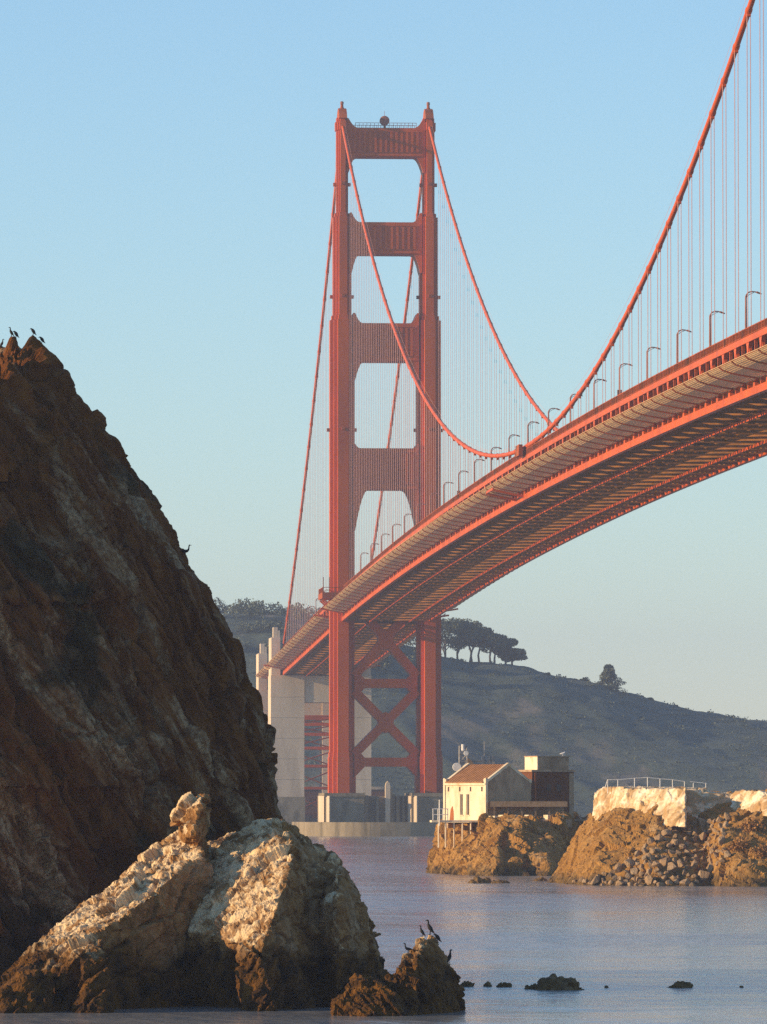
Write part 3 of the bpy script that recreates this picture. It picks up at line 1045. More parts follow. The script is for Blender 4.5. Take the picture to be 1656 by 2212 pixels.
# ---- lamp posts on the deck
lamp0 = empty('street_lamp')
mb = MB()
mb.tube([(0, 0, 0), (0, 0, .5), (0, 0, .55), (0, 0, 6.9)], [.28, .28, .19, .14], 8)
mb.build('post', M['lamp_metal'], lamp0)
mb = MB()
mb.tube([(0, 0, 6.6), (.08, 0, 7.05), (.35, 0, 7.4), (.8, 0, 7.58), (1.35, 0, 7.55), (1.75, 0, 7.42)], [.13, .12, .11, .10, .09, .09], 8)
mb.tube([(0, 0, 6.5), (.3, 0, 6.95), (.8, 0, 7.25), (1.3, 0, 7.45)], .05, 6)
mb.build('arm', M['lamp_metal'], lamp0)
mb = MB()
mb.tube([(1.55, 0, 7.5), (1.75, 0, 7.45), (2.2, 0, 7.3), (2.45, 0, 7.2)], [(.12, .1), (.22, .16), (.22, .13), (.1, .06)], 8)
mb.build('lamp_head', M['lamp_metal'], lamp0)

def copy_thing(o, loc, rot=None):
    c = o.copy()
    COL.objects.link(c)
    c.location = loc
    if rot is not None:
        c.rotation_euler = rot
    for ch in o.children:
        d = ch.copy()
        COL.objects.link(d)
        d.parent = c
    return c
LG = 'street lamps along the bridge deck'
ordin = ['nearest', 'second nearest', 'third nearest', 'fourth nearest', 'fifth nearest', 'sixth nearest', 'seventh nearest', 'eighth nearest', 'ninth nearest', 'tenth nearest',
         'eleventh nearest', 'twelfth nearest', 'thirteenth nearest', 'fourteenth nearest', 'fifteenth nearest', 'sixteenth nearest', 'seventeenth nearest', 'eighteenth nearest', 'nineteenth nearest',
         'twentieth nearest', 'twenty-first nearest', 'twenty-second nearest']
used = False
k = 0
for i in range(21):
    yy = -(996 - 45.72 * i)
    if abs(yy) < 24:
        continue
    L = (-13.0, yy, zb(yy) + 9.15)
    o = lamp0 if not used else copy_thing(lamp0, L)
    used = True
    o.location = L
    tag(o, '%s curved-arm street lamp on the near deck edge of the bridge' % ordin[k], 'street lamp', LG)
    if i in (4, 12):
        mb = MB()
        mb.box(-.42, .42, -.16, .16, 1.4, 2.75)
        mb.build('sign_panel', M['lamp_metal'], o)
        o['label'] = '%s street lamp on the near deck edge, with a dark box on its post' % ordin[k]
    k += 1
k = 0
for i in range(5):
    yy = -(646 - 45.72 * i)
    o = copy_thing(lamp0, (13.0, yy, zb(yy) + 9.15), (0, 0, math.pi))
    tag(o, '%s street lamp on the far deck edge beneath the dipping cable' % ordin[i], 'street lamp', LG)
# far side-span lamps
for i, yy in enumerate((60, 106, 152, 198)):
    o = copy_thing(lamp0, (-13.0, yy, zb(yy) + 9.15))
    tag(o, 'distant street lamp beyond the tower, number %s from the tower leg' % ('one', 'two', 'three', 'four')[i], 'street lamp', LG)

# ---- maintenance traveller hanging by the deck
tr = tag(empty('maintenance_traveller'), 'orange maintenance gantry with two outrigger beams below the deck edge', 'gantry')
yq = -632
mb = MB()
for dy in (0, 16):
    zz = zb(yq + dy)
    q = MB()
    q.beam((-13.9, yq + dy, zz + .6), (-20.8, yq + dy, zz + 2.1), .35, .5)
    q.build('outrigger', M['orange'], tr)
q = MB()
q.beam((-20.6, yq, zb(yq) + 2.3), (-20.6, yq + 16, zb(yq) + 2.3), .3, .5)
q.build('edge_beam', M['orange'], tr)
q = MB()
q.box(-15.6, -14.8, yq - 5, yq + 3, zb(yq) + 9.2, zb(yq) + 11.5)
q.build('cabin', M['orange_dull'], tr)

# ---- pier and fender of the tower
pier = tag(empty('tower_pier'), 'fluted concrete pier under the bridge tower legs', 'pier')
mb = MB()
for s in (-1, 1):
    q = MB()
    c = s * 13.65
    q.box(c - 6.0, c + 6.0, -15, 15, -3, 12.9)
    for st, dp in ((6.6, 12.2), (7.1, 8.5)):
        q.box(c - st, c + st, -dp, dp, -3, 12.8 - (st - 6) * .3)
    q.box(c - 6.4, c + 6.4, -15.4, 15.4, 12.2, 13.3)
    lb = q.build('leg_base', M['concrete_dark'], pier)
    for j, (fx, fy) in enumerate(((-7.1, -9.2), (-6.5, -13.0), (-5.0, -15.6))):
        q = MB()
        q.prism([(fx - .75, fy + .55), (fx + .1, fy - .75), (fx + .55, fy + .55)], -3, 12.4, 'z')
        for i_ in range(len(q.v)):
            q.v[i_] = (q.v[i_][0] + c, q.v[i_][1], q.v[i_][2])
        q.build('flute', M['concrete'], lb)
q = MB()
q.box(-7.2, 7.2, -10, 10, -3, 12.4)
q.build('centre_wall', M['concrete_dark'], pier)
for x, wd, top in ((-6.6, .5, 12.6), (-3.2, .45, 12.2), (0, 1.1, 17.0), (.95, .5, 14.6), (1.9, .4, 12.8), (3.2, .5, 12.6), (5.0, .4, 12.2), (6.6, .5, 12.6)):
    q = MB()
    if x == 0:
        q.prism([(-.75, -3), (.75, -3), (.75, 15.6), (.5, 16.5), (0, 17.0), (-.5, 16.5), (-.75, 15.6)], -12.6, -10, 'y')
    else:
        q.box(x - wd, x + wd, -12 if wd > .42 else -11.2, -10, -3, top)
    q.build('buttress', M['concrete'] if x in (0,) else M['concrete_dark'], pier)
fender = MB()
ro, ri = [], []
for k in range(72):
    a = 2 * math.pi * k / 72
    ro.append((math.cos(a), math.sin(a)))
vs_, fs = [], []
for (c, s_) in ro:
    for (ax, ay, z) in ((29, 46, -4), (29, 46, 4.3), (26, 43, 4.3), (26, 43, -4)):
        cc = math.copysign(abs(c) ** .75, c)
        ss = math.copysign(abs(s_) ** .75, s_)
        vs_.append((ax * cc, ay * ss, z))
for k in range(72):
    k2 = (k + 1) % 72
    for j in range(4):
        j2 = (j + 1) % 4
        fs.append((4 * k + j, 4 * k + j2, 4 * k2 + j2, 4 * k2 + j))
fender.add(vs_, fs)
tag(fender.build('pier_fender', M['concrete_dark']), 'low oval concrete fender ring in the water round the tower pier', 'fender')

# ---- concrete pylons and steel arch at the far shore
def pylon(y0, dz, label):
    p = tag(empty('concrete_pylon', (0, y0, 0)), label, 'pylon', 'pylons at the far shore')
    for s in (-1, 1):
        q = MB()
        x0, x1 = sorted((s * 6.2, s * 18.6))
        q.box(x0, x1, 0, 20, -4, 57.4 + dz)
        q.build('shaft', M['concrete'], p)
        q = MB()
        x0, x1 = sorted((s * 5.9, s * 19.0))
        q.box(x0, x1, -.5, 20.5, -4, 12.5 + dz)
        q.build('plinth', M['concrete_dark'], p)
        for kz in range(5):
            q = MB()
            x0, x1 = sorted((s * 6.12, s * 18.68))
            zz = 19.0 + 7.6 * kz + dz
            q.box(x0, x1, -.08, 20.08, zz, zz + .22)
            q.build('lift_joint', M['concrete'], p)
        q = MB()
        x0, x1 = sorted((s * 15.1, s * 18.4))
        q.box(x0, x1, .3, 19.7, 57.4 + dz, 71.4 + dz)
        u = q.build('upright', M['concrete'], p)
        for k, (a, b) in enumerate(((16.0, 17.6), (15.2, 15.9))):
            q = MB()
            x0, x1 = sorted((s * a, s * b))
            q.box(x0, x1, 2, 8, 71.4 + dz, (75.2 if k == 0 else 74.0) + dz)
            q.build('finial', M['concrete'], u)
    q = MB()
    q.box(-6.2, 6.2, .4, 19.6, 47.4 + dz, 57.2 + dz)
    q.build('lintel', M['concrete'], p)
    return p
pylon(343, 0, 'grey concrete pylon with square portal, nearer the bridge tower')
pylon(440, -3.6, 'grey concrete pylon half hidden behind the nearer one')
arch = tag(empty('steel_arch', (0, 363, 0)), 'orange steel arch seen through the pylon portal', 'arch')
for s in (-1, 1):
    pts = []
    for k in range(15):
        t = k / 14
        pts.append((s * 11, 1 + 75 * t, 6 + 4 * 37 * t * (1 - t)))
    q = MB()
    for a, b in zip(pts[:-1], pts[1:]):
        q.beam(a, b, 1.0, 1.6)
    rb = q.build('arch_rib', M['orange'], arch)
    for k in range(1, 14):
        q = MB()
        x_, y_, z_ = pts[k]
        q.beam((x_, y_, z_ + .8), (x_, y_, 56), .6, .6)
        q.build('post', M['orange'], rb)
for k in range(0, 15, 1):
    t = k / 14
    yy, zz = 1 + 75 * t, 6 + 4 * 37 * t * (1 - t)
    q = MB()
    q.beam((-10.5, yy, zz), (10.5, yy, zz), .7, .9)
    if k < 14:
        t2 = (k + 1) / 14
        y2, z2 = 1 + 75 * t2, 6 + 4 * 37 * t2 * (1 - t2)
        q.beam((-10.5, yy, zz), (10.5, y2, z2), .45, .45)
    q.build('cross_brace', M['orange'], arch)
fort = tag(empty('shore_fort', (0, 466, 0)), 'low brick fort on the shore beyond the arch', 'fort')
q = MB(); q.box(-14, 34, 0, 30, -2, 15.5); q.build('wall', M['darkbrick'], fort)
q = MB(); q.box(-14.4, 34.4, -.4, 30.4, 15.5, 16.6); q.build('parapet', M['concrete'], fort)
for k in range(8):
    for zz in (4, 9):
        q = MB(); q.box(-11 + 6 * k, -9.2 + 6 * k, -.12, .3, zz, zz + 2.2); q.build('embrasure', M['dark_void'], fort)
q = MB()
q.box(-400, 26, 452, 456, -3, 4.4)
q.box(26, 900, 447, 453, -3, 3.6)
tag(q.build('sea_wall', M['concrete_dark']), 'low grey sea wall along the far shore', 'wall')

# ================================================================== LIME POINT BUILDINGS
DH = 890.0
SH = FPX / DH
def frame(u, D, z, rotz):
    p = pz(u, D, z)
    return (p.x, p.y, p.z), (0, 0, rotz)

# gabled house: local x along the ridge direction of the lit wall, local -y lit long wall? see below
ROT = R(-50)          # local -y is the lit wall normal (pointing left, a little to the front)
Lw, Gw = 8.4, 9.2     # lit wall length, gable width
HZ = 8.0
corner = pz(1049, DH - 8, HZ)   # near vertical corner between lit wall and gable wall
loc = (corner.x, corner.y, 0)
house = tag(empty('gabled_house', (corner.x, corner.y, HZ), (0, 0, ROT)),
            'cream gabled house with rust roof and slit windows on the rock', 'house')
# local frame: lit wall runs from x=-Lw..0 at y=0, gable wall runs from y=0..Gw at x=0
EV, AP = 5.0, 7.4
q = MB()
q.box(-Lw, 0, 0, .35, -.7, EV)
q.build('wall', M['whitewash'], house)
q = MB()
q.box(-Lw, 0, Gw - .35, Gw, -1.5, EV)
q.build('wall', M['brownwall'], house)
for x0 in (-.35, -Lw):
    q = MB()
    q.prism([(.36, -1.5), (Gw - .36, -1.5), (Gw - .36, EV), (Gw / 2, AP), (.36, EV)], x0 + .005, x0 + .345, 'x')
    gw = q.build('gable_wall', M['brownwall'], house)  # shade of the wall turned from the sun is in its brown colour
    q = MB()
    h = .28
    q.prism([(-.1, EV - .1), (.5, EV + .32 - .2), (Gw / 2, AP), (Gw - .5, EV + .12), (Gw + .1, EV - .1), (Gw + .1, EV + .5), (Gw - .45, EV + .5), (Gw / 2, AP + .45), (.45, EV + .5), (-.1, EV + .5)],
            x0 - .04, x0 + .39, 'x')
    q.build('parapet', M['whitewash'], house)
q = MB()
sl = (AP - EV) / (Gw / 2)
for a, b in (((-.3, EV - .05), (Gw / 2, AP + .1)), ((Gw + .3, EV - .05), (Gw / 2, AP + .1))):
    q.add([(-Lw + .4, a[0], a[1]), (-.4, a[0], a[1]), (-.4, b[0], b[1]), (-Lw + .4, b[0], b[1]),
           (-Lw + .4, a[0], a[1] + .14), (-.4, a[0], a[1] + .14), (-.4, b[0], b[1] + .14), (-Lw + .4, b[0], b[1] + .14)],
          [(0, 1, 2, 3), (4, 5, 6, 7), (0, 1, 5, 4), (1, 2, 6, 5), (2, 3, 7, 6), (3, 0, 4, 7)])
roof = q.build('roof', M['rooftile'], house)
for k in range(14):
    q = MB()
    x = -Lw + .7 + (Lw - 1.4) * k / 13
    q.beam((x, -.25, EV + .13), (x, Gw / 2, AP + .27), .05, .06)
    q.build('seam', M['rooftile'], roof)
q = MB(); q.box(-Lw - .02, .02, -.22, -.003, EV - .35, EV - .06); q.build('cornice', M['whitewash'], house)
for x in (-Lw + 3.45, -Lw + 4.75):
    q = MB(); q.box(x - .26, x + .26, -.03, .05, .4, 3.35); f = q.build('window', M['dark_void'], house)
    q = MB(); q.box(x - .36, x + .36, -.09, -.035, .22, .38); q.build('sill', M['whitewash'], f)
    q = MB(); q.box(x - .03, x + .03, -.06, -.031, .4, 3.35); q.build('mullion', M['steel_grey'], f)
for x in (-Lw + .8, -Lw + 3.1, -Lw + 5.3, -Lw + 7.6):
    q = MB(); q.box(x - .14, x + .14, -.03, .05, 3.75, 4.4); q.build('vent', M['dark_void'], house)
q = MB(); q.prism([(-Lw + 1.0, -.6), (-Lw + 1.9, -.6), (-Lw + 1.85, .9), (-Lw + 1.65, 1.7), (-Lw + 1.25, 1.2)], -.014, .02, 'y'); q.build('rust_stain', M['rusty'], house)
q = MB(); q.box(-.22, .12, -.14, .3, -.7, EV + .62); q.build('corner_pilaster', M['whitewash'], house)
q = MB(); q.box(-Lw - .14, -Lw + .18, -.14, .3, -.7, EV + .62); q.build('corner_pilaster', M['whitewash'], house)

# dark block with a cream tank on top
BR = R(25)
bx = pz(1149, DH + 3, HZ)
blk = tag(empty('brick_block', (bx.x, bx.y, HZ), (0, 0, BR)), 'dark red flat-roofed block behind the gabled house', 'building')
q = MB(); q.box(0, 7.0, 0, 6, -1, 6.6); q.build('wall', M['darkbrick'], blk)
q = MB(); q.box(-.2, 7.2, -.2, 6.2, 6.6, 6.9); q.build('roof_slab', M['brownwall'], blk)
q = MB(); q.box(.35, .6, -.16, -.01, 2.4, 6.5); q.build('downpipe', M['rusty'], blk)
q = MB(); q.box(6.2, 6.95, -.06, -.01, -1, 6.4); q.build('corner_strip', M['brownwall'], blk)
for k in range(2):
    q = MB(); q.box(2.4 + k * 1.7, 3.1 + k * 1.7, -.03, .05, 3.8, 4.8); q.build('window', M['dark_void'], blk)
tx = pz(1162, DH + 3.6, HZ)
tk = tag(empty('water_tank', (tx.x, tx.y, HZ + 6.9), (0, 0, BR)), 'boxy tank on the block roof with a cream sunlit end', 'tank')
q = MB(); q.box(0, 5.15, 0, 3.6, 0, 1.85); q.build('body', M['brownwall'], tk)  # shade on the tank front is put into the brown
q = MB(); q.box(-.14, -.003, 0, 3.6, 0, 1.85); q.build('sunlit_end', M['whitewash'], tk)  # added cream plate: sunlight on the tank end put into colour
q = MB(); q.box(-.2, 5.25, -.1, 3.7, 1.85, 2.0); q.build('lid', M['brownwall'], tk)

# open shed with white blocks in front
sp = pz(1140, DH - 9, HZ)
shed = tag(empty('loading_shed', (sp.x, sp.y, HZ), (0, 0, R(-4))), 'low open timber shed on white blocks before the dark block', 'shed')
q = MB(); q.box(-5.2, 5.4, -.4, 3.0, 2.0, 2.35); q.add([(-5.4, -.7, 1.55), (5.6, -.7, 1.55), (5.6, -.4, 2.3), (-5.4, -.4, 2.3)], [(0, 1, 2, 3)]); q.build('roof', M['timber'], shed)
for k in range(6):
    q = MB(); x = -4.8 + 9.8 * k / 5; q.box(x - .12, x + .12, -.2, .04, -.6, 2.0); q.build('post', M['timber'], shed)
q = MB(); q.box(-5, 5.2, 2.4, 2.7, -.6, 2.0); q.build('back_wall', M['brownwall'], shed)
for x in (-3.6, -1.8, .1, 2.8, 4.5):
    q = MB(); q.box(-.5, .5, -.4, .4, -.25, .4); bo = q.build('block', M['whitewash'], shed, loc=(x, -.8, 0)); bo.rotation_euler = (0, 0, R(-52))
q = MB(); q.box(-5.6, 6.2, -1.6, 3.2, -1.4, -.27); q.build('floor_slab', M['brownwall'], shed)

# white retaining wall under the house corner
rp = pz(1052, DH - 12, HZ)
ret = MB()
ret.prism([(-.6, -2.4), (.6, -2.6), (2.4, -1.2), (4.4, -.2), (4.4, .35), (-.6, .35), (-2.0, -.7)], 0, .8, 'y')
rw = ret.build('retaining_wall', M['whitewash'], loc=(rp.x + .4, rp.y, HZ - .1))
rw.rotation_euler = (0, 0, R(-50))
tag(rw, 'white retaining wall stepping down from the house corner', 'wall')
sl_ = pz(1250, DH, HZ - .3)
q = MB(); q.box(-3.6, 6.5, -1, 3.5, -.35, 0); q.box(-3.6, -1.4, -1.6, 1.5, -3.5, -.36)
tag(q.build('concrete_landing', M['brownwall'], loc=(sl_.x, sl_.y, HZ - .2)), 'flat concrete landing beside the dark block', 'platform')

# timber landing stage at the left of the house
lp = pz(985, DH - 8, HZ - 1.6)
stg = tag(empty('landing_stage', (lp.x, lp.y, HZ - .65)), 'pale railed landing stage on posts left of the house', 'platform')
q = MB(); q.box(-3.6, 3.4, -1.2, 2.4, 0, .28); q.build('deck', M['whitewash'], stg)
for x in (-2.6, -1.6, -.4, .8, 2.0):
    q = MB(); q.tube([(x, -1.0, -3.6), (x, -1.0, -.02)], .13, 6); q.build('leg', M['whitewash'], stg)
for x in (-3.4, -2.7, -2.0, -1.3):
    q = MB(); q.tube([(x, -1.05, .29), (x, -1.05, 1.9)], .06, 6); q.build('railing_post', M['white_paint'], stg)
q = MB(); q.tube([(-3.5, -1.05, 1.9), (-1.2, -1.05, 1.9)], .06, 6); q.tube([(-3.5, -1.05, 1.1), (-1.2, -1.05, 1.1)], .05, 6); q.build('handrail', M['white_paint'], stg)
q = MB(); q.tube([(-2.5, -1.3, -.5), (-2.5, -1.3, 3.2)], .1, 6); q.build('mast', M['white_paint'], stg)

# antenna mast behind the roof
ap = pz(1000, DH + 8, HZ)
ant = tag(empty('antenna_mast', (ap.x, ap.y, HZ)), 'lattice antenna mast with round white dish behind the house roof', 'antenna')
q = MB()
for dx, dy in ((-.55, -.55), (.55, -.55), (.55, .55), (-.55, .55)):
    q.tube([(dx, dy, -1), (dx, dy, 10.4)], .08, 5)
for k in range(9):
    z0_, z1_ = k * 1.15, (k + 1) * 1.15
    for (a, b) in (((-.55, -.55), (.55, -.55)), ((.55, -.55), (.55, .55)), ((.55, .55), (-.55, .55)), ((-.55, .55), (-.55, -.55))):
        q.tube([(a[0], a[1], z0_), (b[0], b[1], z1_)], .06, 4)
        q.tube([(a[0], a[1], z1_), (b[0], b[1], z1_)], .06, 4)
q.build('lattice', M['steel_grey'], ant)
def dish(c, r, par):
    q = MB()
    q.tube([(c[0], c[1] - .35, c[2]), (c[0], c[1] - .3, c[2]), (c[0], c[1], c[2]), (c[0], c[1] + .25, c[2])], [r * .97, r, r, r * .4], 20)
    return q.build('dish', M['white_paint'], par)
dish((-1.0, -.9, 7.3), .62, ant)
dish((.35, -.8, 9.3), .34, ant)
q = MB(); q.tube([(-.1, -.8, 9.7), (-.1, -.8, 10.6)], .22, 8); q.build('antenna', M['white_paint'], ant)
q = MB(); q.prism([(.6, 4.5), (3.4, 4.5), (2.2, 6.8), (1.2, 8.2), (.6, 8.6)], -.7, .7, 'y'); q.build('screen_housing', M['timber'], ant)
for x, z1_ in ((3.1, 11.0), (3.9, 8.9)):
    q = MB(); q.tube([(x, 0, 5), (x, 0, z1_)], .07, 5); q.build('whip', M['steel_grey'], ant)
for x in (2.9, 3.7, 4.4):
    q = MB(); q.box(x - .2, x + .2, -.25, .1, 6.6, 8.9); q.build('panel_antenna', M['steel_grey'], ant)
q = MB(); q.tube([(.9, 0, 6.2), (4.6, 0, 6.2)], .09, 5); q.tube([(.9, 0, 8.2), (4.6, 0, 8.2)], .09, 5); q.build('cross_arm', M['steel_grey'], ant)

# ---- whitewashed wall ruin on the second headland
def guano_wall_mat():
    m, nt, b = material('guano_concrete')
    mp = pos_map(nt, (.8, .8, .32))
    mp2 = pos_map(nt)
    n1 = noise_node(nt, .75, 7, .68, mp, .5)
    n2 = noise_node(nt, .3, 5, .6, mp2, .3)
    c = ramp(nt, n1.outputs[0], [(.28, (.26, .14, .04)), (.42, (.50, .32, .14)), (.52, (.74, .58, .36)), (.62, (.84, .73, .53))]).outputs[0]
    c = mixc(nt, ramp(nt, n2.outputs[0], [(.50, 0), (.60, .8)]).outputs[0], c, (.38, .21, .065))
    nt.links.new(c, b.inputs["Base Color"])
    b.inputs["Roughness"].default_value = .9
    bump(nt, b, n1.outputs[0], .5, .12)
    return m
M['guano'] = guano_wall_mat()
ruin = hull_rock('ruined_wall', [
    [pt(1283, 1712, 786), pt(1300, 1700, 785), pt(1345, 1700, 782), pt(1330, 1700, 796), pt(1276, 1788, 782), pt(1310, 1788, 779), pt(1345, 1788, 777), pt(1290, 1785, 798), pt(1340, 1785, 798)],
    [pt(1320, 1702, 780), pt(1480, 1702, 768), pt(1480, 1700, 792), pt(1330, 1700, 792), pt(1315, 1788, 776), pt(1480, 1785, 762), pt(1480, 1785, 795), pt(1330, 1785, 795)],
    [pt(1478, 1706, 774), pt(1525, 1704, 775), pt(1525, 1704, 790), pt(1478, 1704, 790), pt(1470, 1780, 768), pt(1545, 1775, 769), pt(1545, 1775, 795), pt(1470, 1780, 795)],
    [pt(1520, 1712, 774), pt(1580, 1716, 774), pt(1580, 1716, 792), pt(1520, 1710, 792), pt(1530, 1775, 769), pt(1590, 1765, 769), pt(1590, 1765, 795), pt(1530, 1775, 795)],
    [pt(1560, 1720, 776), pt(1600, 1706, 772), pt(1640, 1708, 766), pt(1660, 1712, 764), pt(1545, 1768, 772), pt(1660, 1762, 758), pt(1660, 1740, 785), pt(1560, 1740, 785)],
], .12, M['guano'], 23, [('facet', 3.4, .2, (0, R(20), 0), (1, 1, 1), 5), ('crack', 3.2, .15, (0, R(10), 0), (1, 1, 1), 8), ('facet', 1.0, .09, (0, R(20), 0), (1, 1, 1), 6), ('fbm', .5, .05, (0, 0, 0), (1, 1, 1), 7)])
tag(ruin, 'ruined concrete wall streaked white, above the boulder slope', 'wall')
bvhW = bvh_of(ruin)
rail = tag(empty('guard_rail', pt(1400, 1700, 780)), 'thin pale guard rail on top of the ruined white wall', 'railing')
org = rail.location.copy()
tops = [(1391 - 1, 1), ]
posts = [(1312, 1702, 1684), (1334, 1701, 1684), (1370, 1700, 1681), (1398, 1700, 1679), (1425, 1700, 1682), (1452, 1700, 1684), (1478, 1700, 1688)]
prev = None
tp = MB(); lo = MB()
for (u, v0, v1) in posts:
    a, b = pt(u, v0 + 12, 780) - org, pt(u, v1, 780) - org
    q = MB(); q.tube([a, b], .055, 6); q.build('post', M['white_paint'], rail)
    if prev:
        tp.tube([prev, b], .05, 6)
    prev = b
tp.build('handrail', M['white_paint'], rail)
q = MB(); q.tube([pt(1306, 1702, 780) - org, pt(1312, 1684, 780) - org], .05, 6); q.build('end_brace', M['white_paint'], rail)
rail2 = tag(empty('guard_rail', pt(1510, 1704, 782)), 'short bent guard rail stub right of the long rail', 'railing')
org = rail2.location.copy()
for u in (1497, 1524):
    q = MB(); q.tube([pt(u, 1712, 782) - org, pt(u, 1691, 782) - org], .055, 6); q.build('post', M['white_paint'], rail2)
q = MB(); q.tube([pt(1490, 1688, 782) - org, pt(1526, 1692, 782) - org], .05, 6); q.build('handrail', M['white_paint'], rail2)

# ---- boulders
def boulder_mesh(seed):
    rnd = random.Random(seed)
    bm = bmesh.new()
    vsx = []
    for k in range(13):
        d = Vector((rnd.gauss(0, 1), rnd.gauss(0, 1), rnd.gauss(0, 1))).normalized()
        vsx.append(bm.verts.new(d * rnd.uniform(.75, 1.12)))
    bmesh.ops.convex_hull(bm, input=vsx)
    bmesh.ops.delete(bm, geom=[v for v in bm.verts if not v.link_faces], context='VERTS')
    bmesh.ops.bevel(bm, geom=bm.edges[:], offset=.03, segments=1, affect='EDGES')
    me = bpy.data.meshes.new('boulder')
    bm.to_mesh(me)
    bm.free()
    me.materials.append(M['boulder'])
    return me
bmes = [boulder_mesh(100 + k) for k in range(9)]
rnd = random.Random(5)
cnt = 0
occ = []
REG = [(1460, 1782), (1568, 1770), (1570, 1850), (1500, 1915), (1300, 1918), (1240, 1906), (1330, 1880), (1380, 1838), (1420, 1805)]
def inside(u, v, poly):
    c = False
    j = len(poly) - 1
    for i in range(len(poly)):
        (xi, yi), (xj, yj) = poly[i], poly[j]
        if (yi > v) != (yj > v) and u < (xj - xi) * (v - yi) / (yj - yi) + xi:
            c = not c
        j = i
    return c
tries = 0
while cnt < 150 and tries < 6000:
    tries += 1
    u, v = rnd.uniform(1240, 1575), rnd.uniform(1765, 1920)
    if not inside(u, v, REG):
        continue
    rad = rnd.choice((.36, .45, .55, .7, .85))
    rp_ = rad * 17.3
    if any((u - a) ** 2 + (v - b) ** 2 < (.62 * (rp_ + r_)) ** 2 for a, b, r_ in occ):
        continue
    h = cast(bvhB, u, v)
    if h is None:
        continue
    occ.append((u, v, rp_))
    o = place('boulder', bmes[cnt % 9], None, (h.x, h.y - rad * .2, max(h.z, -.1) + rad * .25),
              (rnd.uniform(0, 6), rnd.uniform(0, 6), rnd.uniform(0, 6)), (rad * rnd.uniform(.85, 1.4), rad, rad * rnd.uniform(.7, 1.1)))
    where = 'at the water foot of' if v > 1880 else ('in the middle of' if v > 1830 else 'near the top of')
    side = 'towards the golden shrubs' if u > 1480 else ('under the white wall' if u > 1390 else 'on the cove side')
    tag(o, '%s grey-brown boulder %s the heap, %s' % ('small' if rad < .5 else ('middling' if rad < .8 else 'large'), where, side), 'boulder', 'boulders heaped below the ruined wall')
    cnt += 1
print('boulders', cnt)

# ---- scrub on the headlands
def leaf_cloud(mb, c, rad, n, size, rnd, squash=1.0, lumps=None):
    for k in range(n):
        while True:
            d = Vector((rnd.uniform(-1, 1), rnd.uniform(-1, 1), rnd.uniform(-1, 1)))
            if .35 < d.length < 1:
                break
        p = Vector(c) + Vector((d.x * rad[0], d.y * rad[1], d.z * rad[2]))
        a = Vector((rnd.gauss(0, 1), rnd.gauss(0, 1), rnd.gauss(0, .6))).normalized()
        b = a.orthogonal().normalized()
        b = (Matrix.Rotation(rnd.uniform(0, 6.3), 3, a) @ b)
        e = a.cross(b)
        s = size * rnd.uniform(.6, 1.3)
        mb.add([p - b * s, p - e * s * .6, p + b * s, p + e * s * .6], [(0, 1, 2, 3)])

def shrub(u, v, bvh, rpx, D, seed, label, mat, grp):
    h = cast(bvh, u, v)
    if h is None:
        return
    rnd = random.Random(seed)
    r = rpx / (FPX / D)
    o = tag(empty('shrub', h), label, 'shrub', grp)
    mb = MB()
    for k in range(5):
        leaf_cloud(mb, (rnd.uniform(-.5, .5) * r, rnd.uniform(-.2, .2) * r, rnd.uniform(.0, .5) * r), (r * .7, r * .6, r * .5), 110, r * .09, rnd)
    mb.build('foliage', mat, o)
    mb = MB()
    for k in range(4):
        mb.tube([(0, 0, -.2), (rnd.uniform(-.4, .4) * r, rnd.uniform(-.3, .3) * r, .4 * r)], [.06, .02], 5)
    mb.build('stem', M['bark'], o)
SG = 'golden scrub on the headlands'
shrub(1262, 1785, bvhA, 26, 890, 1, 'orange gold shrub in the gap between the two headlands', M['shrub_gold'], SG)
shrub(1247, 1800, bvhA, 18, 885, 2, 'small orange gold shrub at the edge of the house headland', M['shrub_gold'], SG)
shrub(1630, 1790, bvhB, 34, 765, 3, 'broad golden shrub at the right frame edge', M['shrub_gold'], SG)
shrub(1600, 1835, bvhB, 30, 755, 4, 'golden shrub right of the boulder heap', M['shrub_gold'], SG)
shrub(1650, 1850, bvhB, 30, 755, 5, 'low golden shrub under the broad one at the frame edge', M['shrub_gold'], SG)

